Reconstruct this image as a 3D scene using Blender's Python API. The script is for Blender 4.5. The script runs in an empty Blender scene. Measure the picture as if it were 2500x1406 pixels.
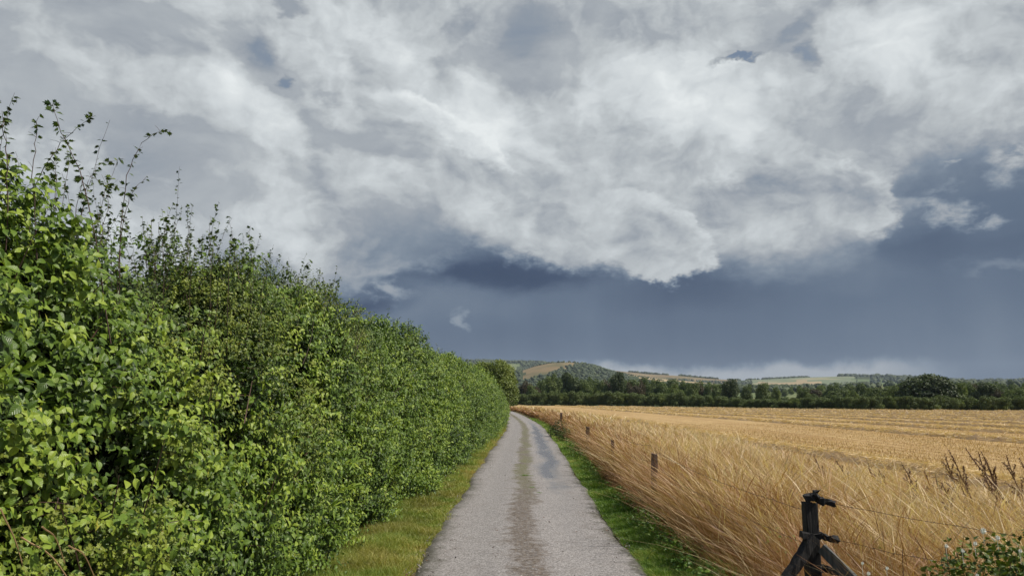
import bpy, math, random
import numpy as np
from mathutils import Vector
R = math.radians
scene = bpy.context.scene
rng = np.random.default_rng(7)
random.seed(7)

# ------------------------------------------------------------------ camera
EYE = 1.9
cam_d = bpy.data.cameras.new("camera"); cam = bpy.data.objects.new("camera", cam_d)
scene.collection.objects.link(cam)
cam_d.sensor_width = 36; cam_d.lens = 26.0; cam_d.clip_start = 0.05; cam_d.clip_end = 30000
PITCH = 7.95
cam.location = (0, 0, EYE); cam.rotation_euler = (R(90 + PITCH), 0, 0)
scene.camera = cam

# ------------------------------------------------------------------ exposure, sun, sky
scene.view_settings.view_transform = 'Standard'; scene.view_settings.look = 'None'
scene.view_settings.gamma = 1; scene.view_settings.exposure = 0
scene.view_settings.use_curve_mapping = False
SUN_EL, SUN_AZ = 50, 98            # azimuth measured clockwise from +Y (the lane's direction)
sd = bpy.data.lights.new("sun", 'SUN'); sd.energy = 5.0; sd.angle = R(0.5); sd.color = (1, 0.93, 0.82)
sun = bpy.data.objects.new("sun", sd); scene.collection.objects.link(sun)
_v = Vector((math.sin(R(SUN_AZ)) * math.cos(R(SUN_EL)), math.cos(R(SUN_AZ)) * math.cos(R(SUN_EL)), math.sin(R(SUN_EL))))
sun.rotation_euler = (-_v).to_track_quat('-Z', 'Y').to_euler()

def azel(px, py):
    """direction of a feature of the sky: azimuth and elevation in degrees"""
    f = 1805.; p = R(PITCH); a = px - 1250.; b = 703. - py
    v = np.array([a, f * math.cos(p) - b * math.sin(p), f * math.sin(p) + b * math.cos(p)])
    v /= np.linalg.norm(v)
    return math.degrees(math.atan2(v[0], v[1])), math.degrees(math.asin(v[2]))

def build_sky():
    w = bpy.data.worlds.new("World"); scene.world = w; w.use_nodes = True
    nt = w.node_tree; nt.nodes.clear(); L = nt.links
    def node(t, **kw):
        n = nt.nodes.new(t)
        for k, v in kw.items(): setattr(n, k, v)
        return n
    def setin(sock, v):
        if isinstance(v, bpy.types.NodeSocket): L.new(v, sock)
        else: sock.default_value = v
    def M(op, a, b=0., c=0., clamp=False):
        n = node('ShaderNodeMath', operation=op, use_clamp=clamp)
        for s, v in zip(n.inputs, (a, b, c)): setin(s, v)
        return n.outputs[0]
    def smooth(x, lo, hi):
        n = node('ShaderNodeMapRange', interpolation_type='SMOOTHSTEP')
        setin(n.inputs[0], x); n.inputs[1].default_value = lo; n.inputs[2].default_value = hi
        return n.outputs[0]
    def mix(a, b, t):
        n = node('ShaderNodeMix', data_type='FLOAT'); setin(n.inputs[0], t); setin(n.inputs[2], a); setin(n.inputs[3], b)
        return n.outputs[0]
    def comb(x, y, z=0.):
        n = node('ShaderNodeCombineXYZ')
        for s, v in zip(n.inputs, (x, y, z)): setin(s, v)
        return n.outputs[0]
    def noise(vec, scale, detail=6, rough=.55, off=(0, 0, 0), dist=0.):
        m = node('ShaderNodeMapping'); m.inputs['Location'].default_value = off; L.new(vec, m.inputs[0])
        n = node('ShaderNodeTexNoise'); L.new(m.outputs[0], n.inputs['Vector'])
        n.inputs['Scale'].default_value = scale; n.inputs['Detail'].default_value = detail
        n.inputs['Roughness'].default_value = rough; n.inputs['Distortion'].default_value = dist
        return n
    tc = node('ShaderNodeTexCoord'); sep = node('ShaderNodeSeparateXYZ'); L.new(tc.outputs['Generated'], sep.inputs[0])
    x, y, z = sep.outputs
    az = M('MULTIPLY', M('ARCTAN2', x, y), 57.2958); el = M('MULTIPLY', M('ARCSINE', z), 57.2958)
    P = comb(M('MULTIPLY', az, .01), M('MULTIPLY', el, .01))
    ad = comb(M('MULTIPLY', az, .01), M('MULTIPLY', el, .016))
    # streaky coordinates: clouds flatten towards the horizon
    den = M('ADD', M('MAXIMUM', z, 0.), .22)
    Q = comb(M('DIVIDE', x, den), M('DIVIDE', y, den), 0.)
    w1 = noise(ad, 7, 7, .58, (3.1, .7, 0)); s1 = node('ShaderNodeSeparateColor'); L.new(w1.outputs['Color'], s1.inputs[0])
    az2 = M('MULTIPLY_ADD', M('SUBTRACT', s1.outputs[0], .5), 9., az)
    el2 = M('MULTIPLY_ADD', M('SUBTRACT', s1.outputs[1], .5), 7., el)
    w2 = noise(ad, 38, 7, .62, (1.3, 4.7, 0)); s2 = node('ShaderNodeSeparateColor'); L.new(w2.outputs['Color'], s2.inputs[0])
    az3 = M('MULTIPLY_ADD', M('SUBTRACT', s2.outputs[0], .5), 4.2, M('MULTIPLY_ADD', M('SUBTRACT', s1.outputs[0], .5), 2.5, az))
    el3 = M('MULTIPLY_ADD', M('SUBTRACT', s2.outputs[1], .5), 3.4, M('MULTIPLY_ADD', M('SUBTRACT', s1.outputs[1], .5), 2., el))
    PW = comb(az2, el2); PF = comb(az3, el3)
    S = 1805. / 57.2958                                   # size units: photograph pixels per degree
    def blob(vec, px, py, rx, ry, rot=0.):
        a, e = azel(px, py)
        m = node('ShaderNodeMapping', vector_type='TEXTURE'); L.new(vec, m.inputs[0])
        m.inputs['Location'].default_value = (a, e, 0); m.inputs['Rotation'].default_value = (0, 0, R(rot))
        m.inputs['Scale'].default_value = (rx / S, ry / S, 1)
        return m.outputs[0]
    def gauss(vec, *a):
        g = node('ShaderNodeTexGradient', gradient_type='SPHERICAL'); L.new(blob(vec, *a), g.inputs[0])
        return smooth(g.outputs['Fac'], 0., 1.)
    def dist(vec, *a):
        n = node('ShaderNodeVectorMath', operation='LENGTH'); L.new(blob(vec, *a), n.inputs[0]); return n.outputs['Value']
    # --- 1 the high broken deck
    n1 = noise(Q, 1.5, 9, .56, (2.2, 5.3, 0), .35).outputs[0]
    n2 = noise(ad, 13, 9, .6, (.4, .9, 0), .5).outputs[0]
    n3 = noise(ad, 45, 6, .6, (7.4, .2, 0), .3).outputs[0]
    V = M('ADD', .69, M('MULTIPLY', M('SUBTRACT', n1, .5), .26))
    V = M('ADD', V, M('MULTIPLY', M('SUBTRACT', n2, .5), .30))
    V = M('ADD', V, M('MULTIPLY', M('SUBTRACT', n3, .5), .12))
    # billows catch the light on the side towards the sun: noise minus the same noise a step sunward
    wv = comb(M('MULTIPLY', az2, .01), M('MULTIPLY', el2, .014))
    def relief(vec, scale, step, off, rough=.55):
        a = noise(vec, scale, 7, rough, off).outputs[0]
        b = noise(vec, scale, 3, .5, (off[0] + step, off[1] + step * .9, 0)).outputs[0]
        return M('SUBTRACT', a, b)
    r1 = relief(wv, 9, .022, (2.7, 8.1, 0)); r2 = relief(wv, 24, .008, (6.2, 1.9, 0), .6)
    V = M('MULTIPLY_ADD', r1, .75, V); V = M('MULTIPLY_ADD', r2, .50, V)
    for amp, *g in SKY_SOFT:
        V = M('MULTIPLY_ADD', gauss(PW, *g), amp * .8, V)
    V = M('MAXIMUM', V, M('MULTIPLY_ADD', n2, .36, .40))
    for amp, *g in BLUE_GAPS:
        V = mix(V, .33, M('MULTIPLY', smooth(dist(PF, *g), 1.1, .3), amp))
    # --- 2 layered banks, back to front: (value at the rim, value inside, soft, centre, radii, turn)
    def bank(V, rim, inside, soft, fade, *g):
        d = dist(PF, *g)
        mask = smooth(d, 1. + soft, 1. - soft)
        body = mix(inside, rim, smooth(d, 1. - fade, 1.))
        body = M('ADD', body, M('MULTIPLY', M('SUBTRACT', n2, .5), .28))
        body = M('ADD', body, M('MULTIPLY', M('SUBTRACT', n3, .5), .14))
        body = M('MULTIPLY_ADD', r1, .5, body); body = M('MULTIPLY_ADD', r2, .5, body)
        return V, body, mask
    def fadeside(mask, nx, ny, px, py, width):            # let a bank melt away on its unlit side
        a, e = azel(px, py)
        t = M('ADD', M('MULTIPLY', M('SUBTRACT', az2, a), nx), M('MULTIPLY', M('SUBTRACT', el2, e), ny))
        return M('MULTIPLY', mask, smooth(t, -width / S, width / S))
    for rim, inside, soft, fade, g, side in SKY_BANKS:
        V, body, mask = bank(V, rim, inside, soft, fade, *g)
        if side: mask = fadeside(mask, *side)
        V = mix(V, body, mask)
    # --- 3 the storm below the deck: its upper edge as a curve over azimuth
    fc = node('ShaderNodeFloatCurve'); cv = fc.mapping.curves[0]
    pts = [(azel(*p)) for p in STORM_EDGE]
    pts = [(-180., 2.), (-60., 3.)] + pts + [(60., 16.), (110., 8.), (180., 2.)]
    while len(cv.points) < len(pts): cv.points.new(.5, .5)
    for q, (a, e) in zip(cv.points, sorted(pts)):
        q.location = ((a + 180) / 360., e / 40.); q.handle_type = 'VECTOR'
    fc.mapping.update()
    L.new(M('DIVIDE', M('ADD', az3, 180.), 360.), fc.inputs['Value'])
    below = M('SUBTRACT', M('MULTIPLY', fc.outputs[0], 40.), el3)
    base_shade = M('MULTIPLY', smooth(below, -7., -.5), smooth(az, azel(1600, 600)[0], azel(1300, 600)[0]))
    V = M('MULTIPLY_ADD', base_shade, -.19, V)
    softn = smooth(az, azel(1660, 600)[0], azel(1780, 600)[0])
    hard = smooth(below, -.8, 1.0); softm = smooth(below, -2.2, 2.8)
    sm = mix(hard, softm, M('MULTIPLY', softn, .8))
    storm = M('ADD', .285, M('MULTIPLY', M('SUBTRACT', noise(ad, 9, 5, .5, (5, 1, 0), .2).outputs[0], .5), .10))
    rain = noise(comb(M('MULTIPLY', az, .01), M('MULTIPLY', el, .002)), 26, 3, .5, (8, 0, 0)).outputs[0]
    storm = M('ADD', storm, M('MULTIPLY', M('SUBTRACT', rain, .5), .085))
    for amp, *g in STORM_SOFT:
        storm = M('MULTIPLY_ADD', gauss(PW, *g), amp, storm)
    V = mix(V, storm, sm)
    # --- 4 banks and torn wisps in front of the storm
    for rim, inside, soft, fade, g, side in FRONT_BANKS:
        V, body, mask = bank(V, rim, inside, soft, fade, *g)
        if side: mask = fadeside(mask, *side)
        V = mix(V, body, mask)
    for val, alpha, *g in WISPS:
        d = dist(PF, *g)
        mk = M('MULTIPLY', smooth(d, 1.15, .2), M('MULTIPLY', smooth(n3, .36, .58), alpha))
        V = mix(V, val, mk)
    # --- 5 the low bank of cloud lying behind the hills
    a0, e0 = azel(1480, 885)
    topn = noise(comb(M('MULTIPLY', az, .01), M('MULTIPLY', el, .01)), 26, 6, .6, (1, 3, 0)).outputs[0]
    e_top = M('ADD', 2.1, M('MULTIPLY', M('SUBTRACT', topn, .5), 2.6))
    fog = smooth(M('SUBTRACT', e_top, el), -.25, .75)
    fog = M('MULTIPLY', fog, smooth(el, -.3, 1.0))
    fog = M('MULTIPLY', fog, M('MULTIPLY', smooth(az, -14., 3.), smooth(az, 33., 25.)))
    V = mix(V, .62, M('MULTIPLY', fog, .92))
    # --- colour
    cr = node('ShaderNodeValToRGB'); cr.color_ramp.interpolation = 'LINEAR'
    el_ = cr.color_ramp.elements
    def s2l(c): return tuple((v / 255. / 12.92) if v / 255. < .04045 else ((v / 255. + .055) / 1.055) ** 2.4 for v in c) + (1,)
    stops = [(0., (50, 66, 92)), (.15, (64, 80, 106)), (.30, (97, 113, 134)), (.42, (130, 143, 158)), (.55, (161, 168, 176)),
             (.66, (186, 192, 196)), (.80, (211, 217, 220)), (1., (236, 241, 242))]
    while len(el_) < len(stops): el_.new(.5)
    for e_, (p_, c_) in zip(el_, stops): e_.position = p_; e_.color = s2l(c_)
    L.new(V, cr.inputs[0])
    sky = node('ShaderNodeTexSky', sky_type='NISHITA'); sky.sun_disc = False
    sky.sun_elevation = R(SUN_EL); sky.sun_rotation = R(SUN_AZ)
    vs = node('ShaderNodeVectorMath', operation='SCALE'); L.new(cr.outputs[0], vs.inputs[0]); vs.inputs['Scale'].default_value = 9.6
    # a little clear air shows through where the deck is thin
    thin = M('MULTIPLY', M('SUBTRACT', 1., smooth(V, .40, .52)), M('MULTIPLY', smooth(el, 14., 20.), .30))
    mx = node('ShaderNodeMix', data_type='RGBA'); L.new(thin, mx.inputs[0]); L.new(vs.outputs[0], mx.inputs[6]); L.new(sky.outputs[0], mx.inputs[7])
    # clear sky put in behind and overhead, out of view, to lower the fill
    away = M('MAXIMUM', smooth(M('ABSOLUTE', az), 62., 84.), smooth(el, 38., 56.))
    away = M('MULTIPLY', away, smooth(M('ADD', n1, M('MULTIPLY', away, .12)), .40, .50))
    mx2 = node('ShaderNodeMix', data_type='RGBA'); L.new(away, mx2.inputs[0]); L.new(mx.outputs[2], mx2.inputs[6]); L.new(sky.outputs[0], mx2.inputs[7]); mx = mx2
    bg = node('ShaderNodeBackground'); L.new(mx.outputs[2], bg.inputs[0]); bg.inputs[1].default_value = .1
    out = node('ShaderNodeOutputWorld'); L.new(bg.outputs[0], out.inputs[0])
    w.cycles.sampling_method = 'MANUAL'; w.cycles.sample_map_resolution = 512

# (amount, centre px, centre py, radius x, radius y, turn)
SKY_SOFT = [(-.12, 120, 130, 420, 170, 5), (-.12, 1000, 560, 330, 120, 0), (-.10, 1420, 440, 260, 90, -20), (-.08, 2050, 420, 300, 90, 20), (-.13, 300, 60, 420, 130, 8), (-.20, 620, 130, 190, 140, -50), (-.12, 80, 260, 300, 120, 0), (.32, 620, 245, 220, 80, -30), (.16, 250, 180, 330, 80, -25),
    (-.20, 420, 340, 420, 110, -12), (-.26, 920, 375, 240, 50, -14), (.14, 990, 440, 260, 90, 0), (.14, 1000, 110, 230, 110, 0),
    (-.24, 1290, 100, 220, 130, 0), (.28, 1190, 320, 160, 230, -40), (.24, 1640, 240, 380, 180, 0), 
    (-.14, 1480, 330, 180, 110, 0), (-.34, 1790, 157, 110, 26, 0), (-.28, 1950, 90, 160, 70, 25), (-.22, 1970, 145, 60, 60, 0),
    (.14, 2150, 130, 350, 140, 15), (-.08, 2150, 330, 360, 80, 20), (-.14, 2450, 80, 120, 110, 0), (.12, 2330, 230, 250, 80, 10), (-.08, 1850, 350, 200, 80, 0), (.10, 1900, 520, 330, 110, 0), (.10, 1350, 240, 300, 120, 0),
    (-.26, 700, 190, 60, 40, 0)]
BLUE_GAPS = [(.8, 1795, 155, 62, 12, 0), (.6, 692, 198, 26, 26, -30), (.45, 1975, 148, 34, 30, 0), (.4, 1935, 85, 80, 34, 25), (.5, 715, 5, 50, 22, 0), (.35, 1290, 80, 110, 80, 0), (.35, 1130, 65, 60, 40, 30), (.3, 800, 240, 50, 20, 0), (.4, 630, 120, 60, 50, 0)]
# (rim, inside, softness, rim width, (px, py, rx, ry, turn), (nx, ny, px, py, width) or None)
SKY_BANKS = [(.82, .70, .16, .40, (520, 400, 230, 190, -30), (.75, .65, 600, 300, 90)),
    (.86, .76, .22, .45, (1640, 340, 190, 170, 0), (.9, .4, 1720, 300, 90)),
    (.96, .74, .05, .22, (1060, 520, 340, 230, -44), (.75, .65, 1120, 440, 110)),
    (.58, .56, .06, .30, (1035, 575, 330, 225, -40), (.75, .65, 1100, 490, 130)),
    (.72, .62, .16, .50, (1500, 560, 290, 190, -25), (.5, .86, 1480, 460, 150))]
STORM_EDGE = [(300, 800), (700, 735), (850, 700), (950, 668), (1060, 650), (1120, 628), (1140, 592), (1200, 588), (1250, 612), (1350, 612), (1450, 636), (1560, 640),
    (1640, 645), (1720, 640), (1760, 630), (1900, 630), (2050, 615), (2130, 570), (2200, 400), (2350, 335), (2500, 315)]
STORM_SOFT = [(-.20, 1250, 655, 420, 60, 3), (-.16, 900, 725, 190, 50, 0), (-.07, 1700, 690, 330, 90, 0), (.05, 2350, 430, 350, 160, 0), (.02, 2250, 780, 420, 200, 0),
    (-.05, 2280, 615, 260, 50, 0), (.06, 1120, 740, 260, 110, 0), (-.05, 1000, 620, 200, 60, 0), (.05, 2000, 660, 300, 60, 0)]
FRONT_BANKS = [(.52, .58, .25, .5, (1960, 540, 260, 95, -8), (-.1, 1, 1960, 570, 110)),
    (.60, .64, .22, .4, (1380, 540, 330, 105, -12), None),
    (.76, .64, .09, .55, (1575, 575, 170, 92, -30), (.9, .35, 1510, 580, 140)),
    (.74, .62, .16, .5, (2085, 490, 110, 62, -38), (.8, .6, 2050, 500, 80))]
WISPS = [(.62, .8, 2320, 520, 120, 30, -14), (.6, .7, 2420, 535, 40, 14, -10), (.62, .8, 2340, 402, 34, 9, 3), (.66, .95, 2490, 385, 70, 45, 30), (.56, .8, 2430, 340, 26, 28, 0),
    (.56, .9, 930, 705, 90, 32, -12), (.50, .8, 1135, 785, 36, 18, -50), (.50, .6, 2310, 455, 50, 16, 15), (.40, .7, 2440, 635, 90, 18, 0)]
build_sky()

# ------------------------------------------------------------------ helpers
COL = scene.collection
def tag(o, label=None, cat=None, group=None, kind=None):
    if label: o['label'] = label
    if cat: o['category'] = cat
    if group: o['group'] = group
    if kind: o['kind'] = kind
    return o
def empty(name, loc=(0, 0, 0)):
    o = bpy.data.objects.new(name, None); COL.objects.link(o); o.location = loc; o.empty_display_size = .2
    return o
def mesh_obj(name, V, faces, mat, parent=None, tint=None, uv=None, smooth=False, mat_idx=None):
    """V (n,3); faces: list of (m,k) index arrays; tint per vertex; uv per vertex"""
    me = bpy.data.meshes.new(name); V = np.asarray(V, dtype=np.float32)
    me.vertices.add(len(V)); me.vertices.foreach_set('co', V.ravel())
    faces = [np.asarray(f, dtype=np.int32) for f in faces if len(f)]
    loops = np.concatenate([f.ravel() for f in faces])
    tot = np.concatenate([np.full(len(f), f.shape[1], np.int32) for f in faces])
    start = np.concatenate([[0], np.cumsum(tot)[:-1]]).astype(np.int32)
    me.loops.add(len(loops)); me.loops.foreach_set('vertex_index', loops)
    me.polygons.add(len(tot)); me.polygons.foreach_set('loop_start', start); me.polygons.foreach_set('loop_total', tot)
    me.polygons.foreach_set('use_smooth', np.full(len(tot), smooth, bool))
    if mat_idx is not None: me.polygons.foreach_set('material_index', np.asarray(mat_idx, np.int32))
    if tint is not None:
        a = me.attributes.new('tint', 'FLOAT', 'POINT'); a.data.foreach_set('value', np.asarray(tint, np.float32))
    if uv is not None:
        l = me.uv_layers.new(name='UVMap'); l.data.foreach_set('uv', np.asarray(uv, np.float32)[loops].ravel())
    me.update(calc_edges=True)
    for m in (mat if isinstance(mat, (list, tuple)) else [mat]): me.materials.append(m)
    o = bpy.data.objects.new(name, me); COL.objects.link(o)
    if parent is not None: o.parent = parent
    return o
def interp(t, pts): 
    p = np.array(pts, float); return np.interp(t, p[:, 0], p[:, 1])
def unit(v): return v / np.maximum(np.linalg.norm(v, axis=-1, keepdims=True), 1e-9)
class Soup:
    """collects instanced templates and strips, then links them as one mesh"""
    def __init__(s): s.V = []; s.F = {}; s.T = []; s.U = []; s.n = 0
    def add(s, V, F, tint, uv=None):
        s.V.append(V); s.T.append(tint); s.U.append(uv if uv is not None else np.zeros((len(V), 2)))
        for f in F: s.F.setdefault(f.shape[1], []).append(f + s.n)
        s.n += len(V)
    def place(s, tpl, pos, ydir, nrm, scale, tint):
        tv, tf, tu = tpl; n = len(pos); m = len(tv)
        y = unit(ydir); x = unit(np.cross(y, nrm)); z = np.cross(x, y)
        sc = np.asarray(scale).reshape(n, 1, -1); t = tv[None] * sc
        W = pos[:, None] + t[..., :1] * x[:, None] + t[..., 1:2] * y[:, None] + t[..., 2:] * z[:, None]
        off = (np.arange(n) * m)[:, None, None]
        s.add(W.reshape(-1, 3), [(f[None] + off).reshape(-1, f.shape[1]) for f in tf], np.repeat(tint, m), np.tile(tu, (n, 1)))
    def build(s, name, mat, parent=None, smooth=False):
        return mesh_obj(name, np.concatenate(s.V), [np.concatenate(v) for v in s.F.values()], mat, parent,
                        np.concatenate(s.T), np.concatenate(s.U), smooth)
def tube(soup, pts, rad, tint=.5, sides=5):
    pts = np.asarray(pts, float); n = len(pts); rad = np.broadcast_to(np.asarray(rad, float), (n,))
    d = unit(np.gradient(pts, axis=0)); ref = np.where(abs(d[:, 2:3]) > .9, [[1., 0, 0]], [[0, 0, 1.]])
    a = unit(np.cross(d, ref)); b = np.cross(d, a); th = np.linspace(0, 2 * np.pi, sides, endpoint=False)
    ring = pts[:, None] + rad[:, None, None] * (np.cos(th)[None, :, None] * a[:, None] + np.sin(th)[None, :, None] * b[:, None])
    i = np.arange(n - 1)[:, None] * sides; j = np.arange(sides)[None]; k = (j + 1) % sides
    F = np.stack([i + j, i + k, i + sides + k, i + sides + j], -1).reshape(-1, 4)
    caps = [np.array([list(range(sides))[::-1]]), np.array([list(range((n - 1) * sides, n * sides))])]
    soup.add(ring.reshape(-1, 3), [F] + caps, np.full(n * sides, tint))
def blades(soup, root, tip_off, width, tint, side=None, segs=3, droop=0., head=None):
    """tapered ribbons: root (n,3), offset of the tip, bending over by droop"""
    n = len(root)
    if side is None:
        th = rng.uniform(0, np.pi, n); side = np.stack([np.cos(th), np.sin(th), np.zeros(n)], 1)
    ts = np.linspace(0, 1, segs + 1); up = np.array([0, 0, 1.])
    lat = tip_off * [1, 1, 0]; h = tip_off[:, 2:]
    P = []; 
    for t in ts:
        c = root + lat * (t ** 1.7) + up * (h * (t - droop * t ** 3))
        prof = (1 - t ** 2) * .95 + .05
        if head is not None: prof = head(t)
        wv = side * (width[:, None] * prof * .5)
        P += [c - wv, c + wv]
    V = np.stack(P, 1); m = V.shape[1]
    F = np.array([[2 * i, 2 * i + 1, 2 * i + 3, 2 * i + 2] for i in range(segs)])
    F = (F[None] + (np.arange(n) * m)[:, None, None]).reshape(-1, 4)
    tt = np.repeat(tint, m)
    U = np.stack([np.zeros((n, m)), np.broadcast_to(np.repeat(ts, 2), (n, m))], -1).reshape(-1, 2)
    soup.add(V.reshape(-1, 3), [F], tt, U)
_ph = rng.uniform(0, 6.28, (12, 3)); _dr = rng.normal(size=(12, 3))
def wob(P, f=1.):
    """cheap smooth noise in about -1..1"""
    P = np.asarray(P); r = 0
    for k in range(12):
        r = r + np.sin((P @ _dr[k]) * f * (1 + .35 * (k % 4)) + _ph[k, 0])
    return r / 4.5

# ------------------------------------------------------------------ materials
def new_mat(name):
    m = bpy.data.materials.new(name); m.use_nodes = True; nt = m.node_tree
    return m, nt, nt.nodes['Principled BSDF'], nt.links
def ramp(nt, fac, stops, interp_='LINEAR'):
    r = nt.nodes.new('ShaderNodeValToRGB'); e = r.color_ramp.elements; r.color_ramp.interpolation = interp_
    while len(e) < len(stops): e.new(.5)
    for q, (p, c) in zip(e, stops): q.position = p; q.color = tuple(c) + (1,)
    nt.links.new(fac, r.inputs[0]); return r.outputs[0]
def nnoise(nt, scale, detail=5, rough=.55, coord='Object', stretch=None, dist=0):
    tc = nt.nodes.new('ShaderNodeTexCoord'); n = nt.nodes.new('ShaderNodeTexNoise'); src = tc.outputs[coord]
    if stretch:
        mp = nt.nodes.new('ShaderNodeMapping'); mp.inputs['Scale'].default_value = stretch; nt.links.new(src, mp.inputs[0]); src = mp.outputs[0]
    nt.links.new(src, n.inputs['Vector']); n.inputs['Scale'].default_value = scale; n.inputs['Detail'].default_value = detail
    n.inputs['Roughness'].default_value = rough; n.inputs['Distortion'].default_value = dist
    return n.outputs[0]
def mixc(nt, a, b, fac, mode='MIX'):
    m = nt.nodes.new('ShaderNodeMix'); m.data_type = 'RGBA'; m.blend_type = mode
    for s_, v in ((m.inputs[0], fac), (m.inputs[6], a), (m.inputs[7], b)):
        if isinstance(v, bpy.types.NodeSocket): nt.links.new(v, s_)
        else: s_.default_value = v if not isinstance(v, tuple) else (tuple(v) + (1,))[:4]
    return m.outputs[2]
def mth(nt, op, a, b=0., c=0.):
    n = nt.nodes.new('ShaderNodeMath'); n.operation = op
    for s_, v in zip(n.inputs, (a, b, c)):
        if isinstance(v, bpy.types.NodeSocket): nt.links.new(v, s_)
        else: s_.default_value = v
    return n.outputs[0]
def sstep(nt, x, lo, hi):
    n = nt.nodes.new('ShaderNodeMapRange'); n.interpolation_type = 'SMOOTHSTEP'; nt.links.new(x, n.inputs[0])
    n.inputs[1].default_value = lo; n.inputs[2].default_value = hi; return n.outputs[0]
def bump(nt, bsdf, h, strength=.5, dist=.02):
    b = nt.nodes.new('ShaderNodeBump'); b.inputs['Strength'].default_value = strength; b.inputs['Distance'].default_value = dist
    nt.links.new(h, b.inputs['Height']); nt.links.new(b.outputs[0], bsdf.inputs['Normal'])
def plant_mat(name, stops, rough=.5, trans=.3, transcol=1.25, veins=False, spec=.5, patch=None, foot=None):
    m, nt, b, L = new_mat(name)
    at = nt.nodes.new('ShaderNodeAttribute'); at.attribute_name = 'tint'
    c = ramp(nt, at.outputs['Fac'], stops)
    if patch:
        f = sstep(nt, nnoise(nt, patch[0], 3), .40, .66); c = mixc(nt, c, patch[1], mth(nt, 'MULTIPLY', f, patch[2]))
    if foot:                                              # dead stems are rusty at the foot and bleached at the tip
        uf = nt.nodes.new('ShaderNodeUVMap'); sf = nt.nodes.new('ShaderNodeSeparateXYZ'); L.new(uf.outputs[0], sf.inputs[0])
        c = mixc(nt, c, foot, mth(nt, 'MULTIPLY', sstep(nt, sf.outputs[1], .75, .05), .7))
    b.inputs['Roughness'].default_value = rough; b.inputs['Specular IOR Level'].default_value = spec
    if veins:
        uvn = nt.nodes.new('ShaderNodeUVMap'); sp = nt.nodes.new('ShaderNodeSeparateXYZ'); L.new(uvn.outputs[0], sp.inputs[0])
        ax = mth(nt, 'ABSOLUTE', sp.outputs[0])
        w = mth(nt, 'SINE', mth(nt, 'MULTIPLY', mth(nt, 'SUBTRACT', sp.outputs[1], mth(nt, 'MULTIPLY', ax, 1.1)), 38.))
        mid = sstep(nt, ax, .045, .0)
        v = mth(nt, 'MAXIMUM', sstep(nt, w, .55, 1.), mid)
        c = mixc(nt, c, (.30, .40, .12), mth(nt, 'MULTIPLY', v, .12))
        bump(nt, b, w, .18, .003)
    L.new(c, b.inputs['Base Color'])
    if trans:
        t = nt.nodes.new('ShaderNodeBsdfTranslucent'); mx = nt.nodes.new('ShaderNodeMixShader'); mx.inputs[0].default_value = trans
        L.new(mixc(nt, c, (1.0 * transcol, 1.05 * transcol, .5 * transcol), 1., 'MULTIPLY'), t.inputs[0])
        L.new(b.outputs[0], mx.inputs[1]); L.new(t.outputs[0], mx.inputs[2])
        L.new(mx.outputs[0], nt.nodes['Material Output'].inputs[0])
    return m
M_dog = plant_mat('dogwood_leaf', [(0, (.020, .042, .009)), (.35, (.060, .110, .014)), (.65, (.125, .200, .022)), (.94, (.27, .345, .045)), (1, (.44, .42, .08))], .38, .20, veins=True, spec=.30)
M_haw = plant_mat('hawthorn_leaf', [(0, (.025, .05, .012)), (.5, (.082, .125, .018)), (.9, (.19, .225, .032)), (1, (.25, .20, .045))], .45, .18, spec=.28)
M_stem = plant_mat('twig', [(0, (.035, .022, .016)), (.6, (.08, .04, .028)), (1, (.13, .07, .04))], .7, 0)
M_deadstem = plant_mat('dead_bramble', [(0, (.30, .19, .09)), (1, (.42, .28, .14))], .7, 0)
M_dark = plant_mat('hedge_shade_core', [(0, (.006, .008, .004)), (1, (.014, .016, .008))], 1., 0, spec=0)  # near-black colour standing for the shade deep in the hedge
M_grassL = plant_mat('verge_grass', [(0, (.10, .17, .025)), (.4, (.21, .29, .042)), (.75, (.36, .37, .08)), (1, (.50, .36, .13))], .5, .3, patch=(.9, (.36, .26, .09), .45))
M_grassR = plant_mat('green_grass', [(0, (.06, .13, .020)), (.5, (.14, .25, .038)), (.85, (.26, .36, .065)), (1, (.42, .40, .13))], .45, .3, spec=.3)
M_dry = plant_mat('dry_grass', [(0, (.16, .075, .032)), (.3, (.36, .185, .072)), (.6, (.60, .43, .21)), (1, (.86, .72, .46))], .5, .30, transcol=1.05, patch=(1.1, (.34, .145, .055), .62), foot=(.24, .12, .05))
M_straw = plant_mat('straw', [(0, (.28, .165, .06)), (.25, (.44, .285, .115)), (.5, (.60, .42, .18)), (1, (.80, .62, .34))], .45, .25, transcol=1.1)
M_dock = plant_mat('dock_seed', [(0, (.07, .03, .016)), (.6, (.16, .075, .035)), (1, (.26, .14, .07))], .7, .1)
M_tree = plant_mat('tree_leaf', [(0, (.04, .065, .016)), (.5, (.11, .15, .034)), (1, (.20, .245, .055))], .6, .2)
M_treed = plant_mat('tree_leaf_dark', [(0, (.022, .038, .011)), (.5, (.06, .088, .022)), (1, (.12, .155, .038))], .6, .2)
M_treey = plant_mat('tree_leaf_light', [(0, (.06, .09, .02)), (.5, (.15, .195, .04)), (1, (.26, .30, .065))], .6, .25)
M_treer = plant_mat('tree_leaf_brown', [(0, (.035, .028, .012)), (.5, (.075, .058, .022)), (1, (.12, .095, .03))], .6, .2)
M_wood = plant_mat('far_wood', [(0, (.022, .036, .016)), (.5, (.042, .062, .022)), (1, (.075, .095, .03))], .8, 0)
M_bark = plant_mat('bark', [(0, (.05, .04, .03)), (1, (.09, .07, .05))], .85, 0)
M_white = plant_mat('white_petal', [(0, (.7, .7, .68)), (1, (.85, .85, .8))], .6, .3, transcol=1.)

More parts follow.
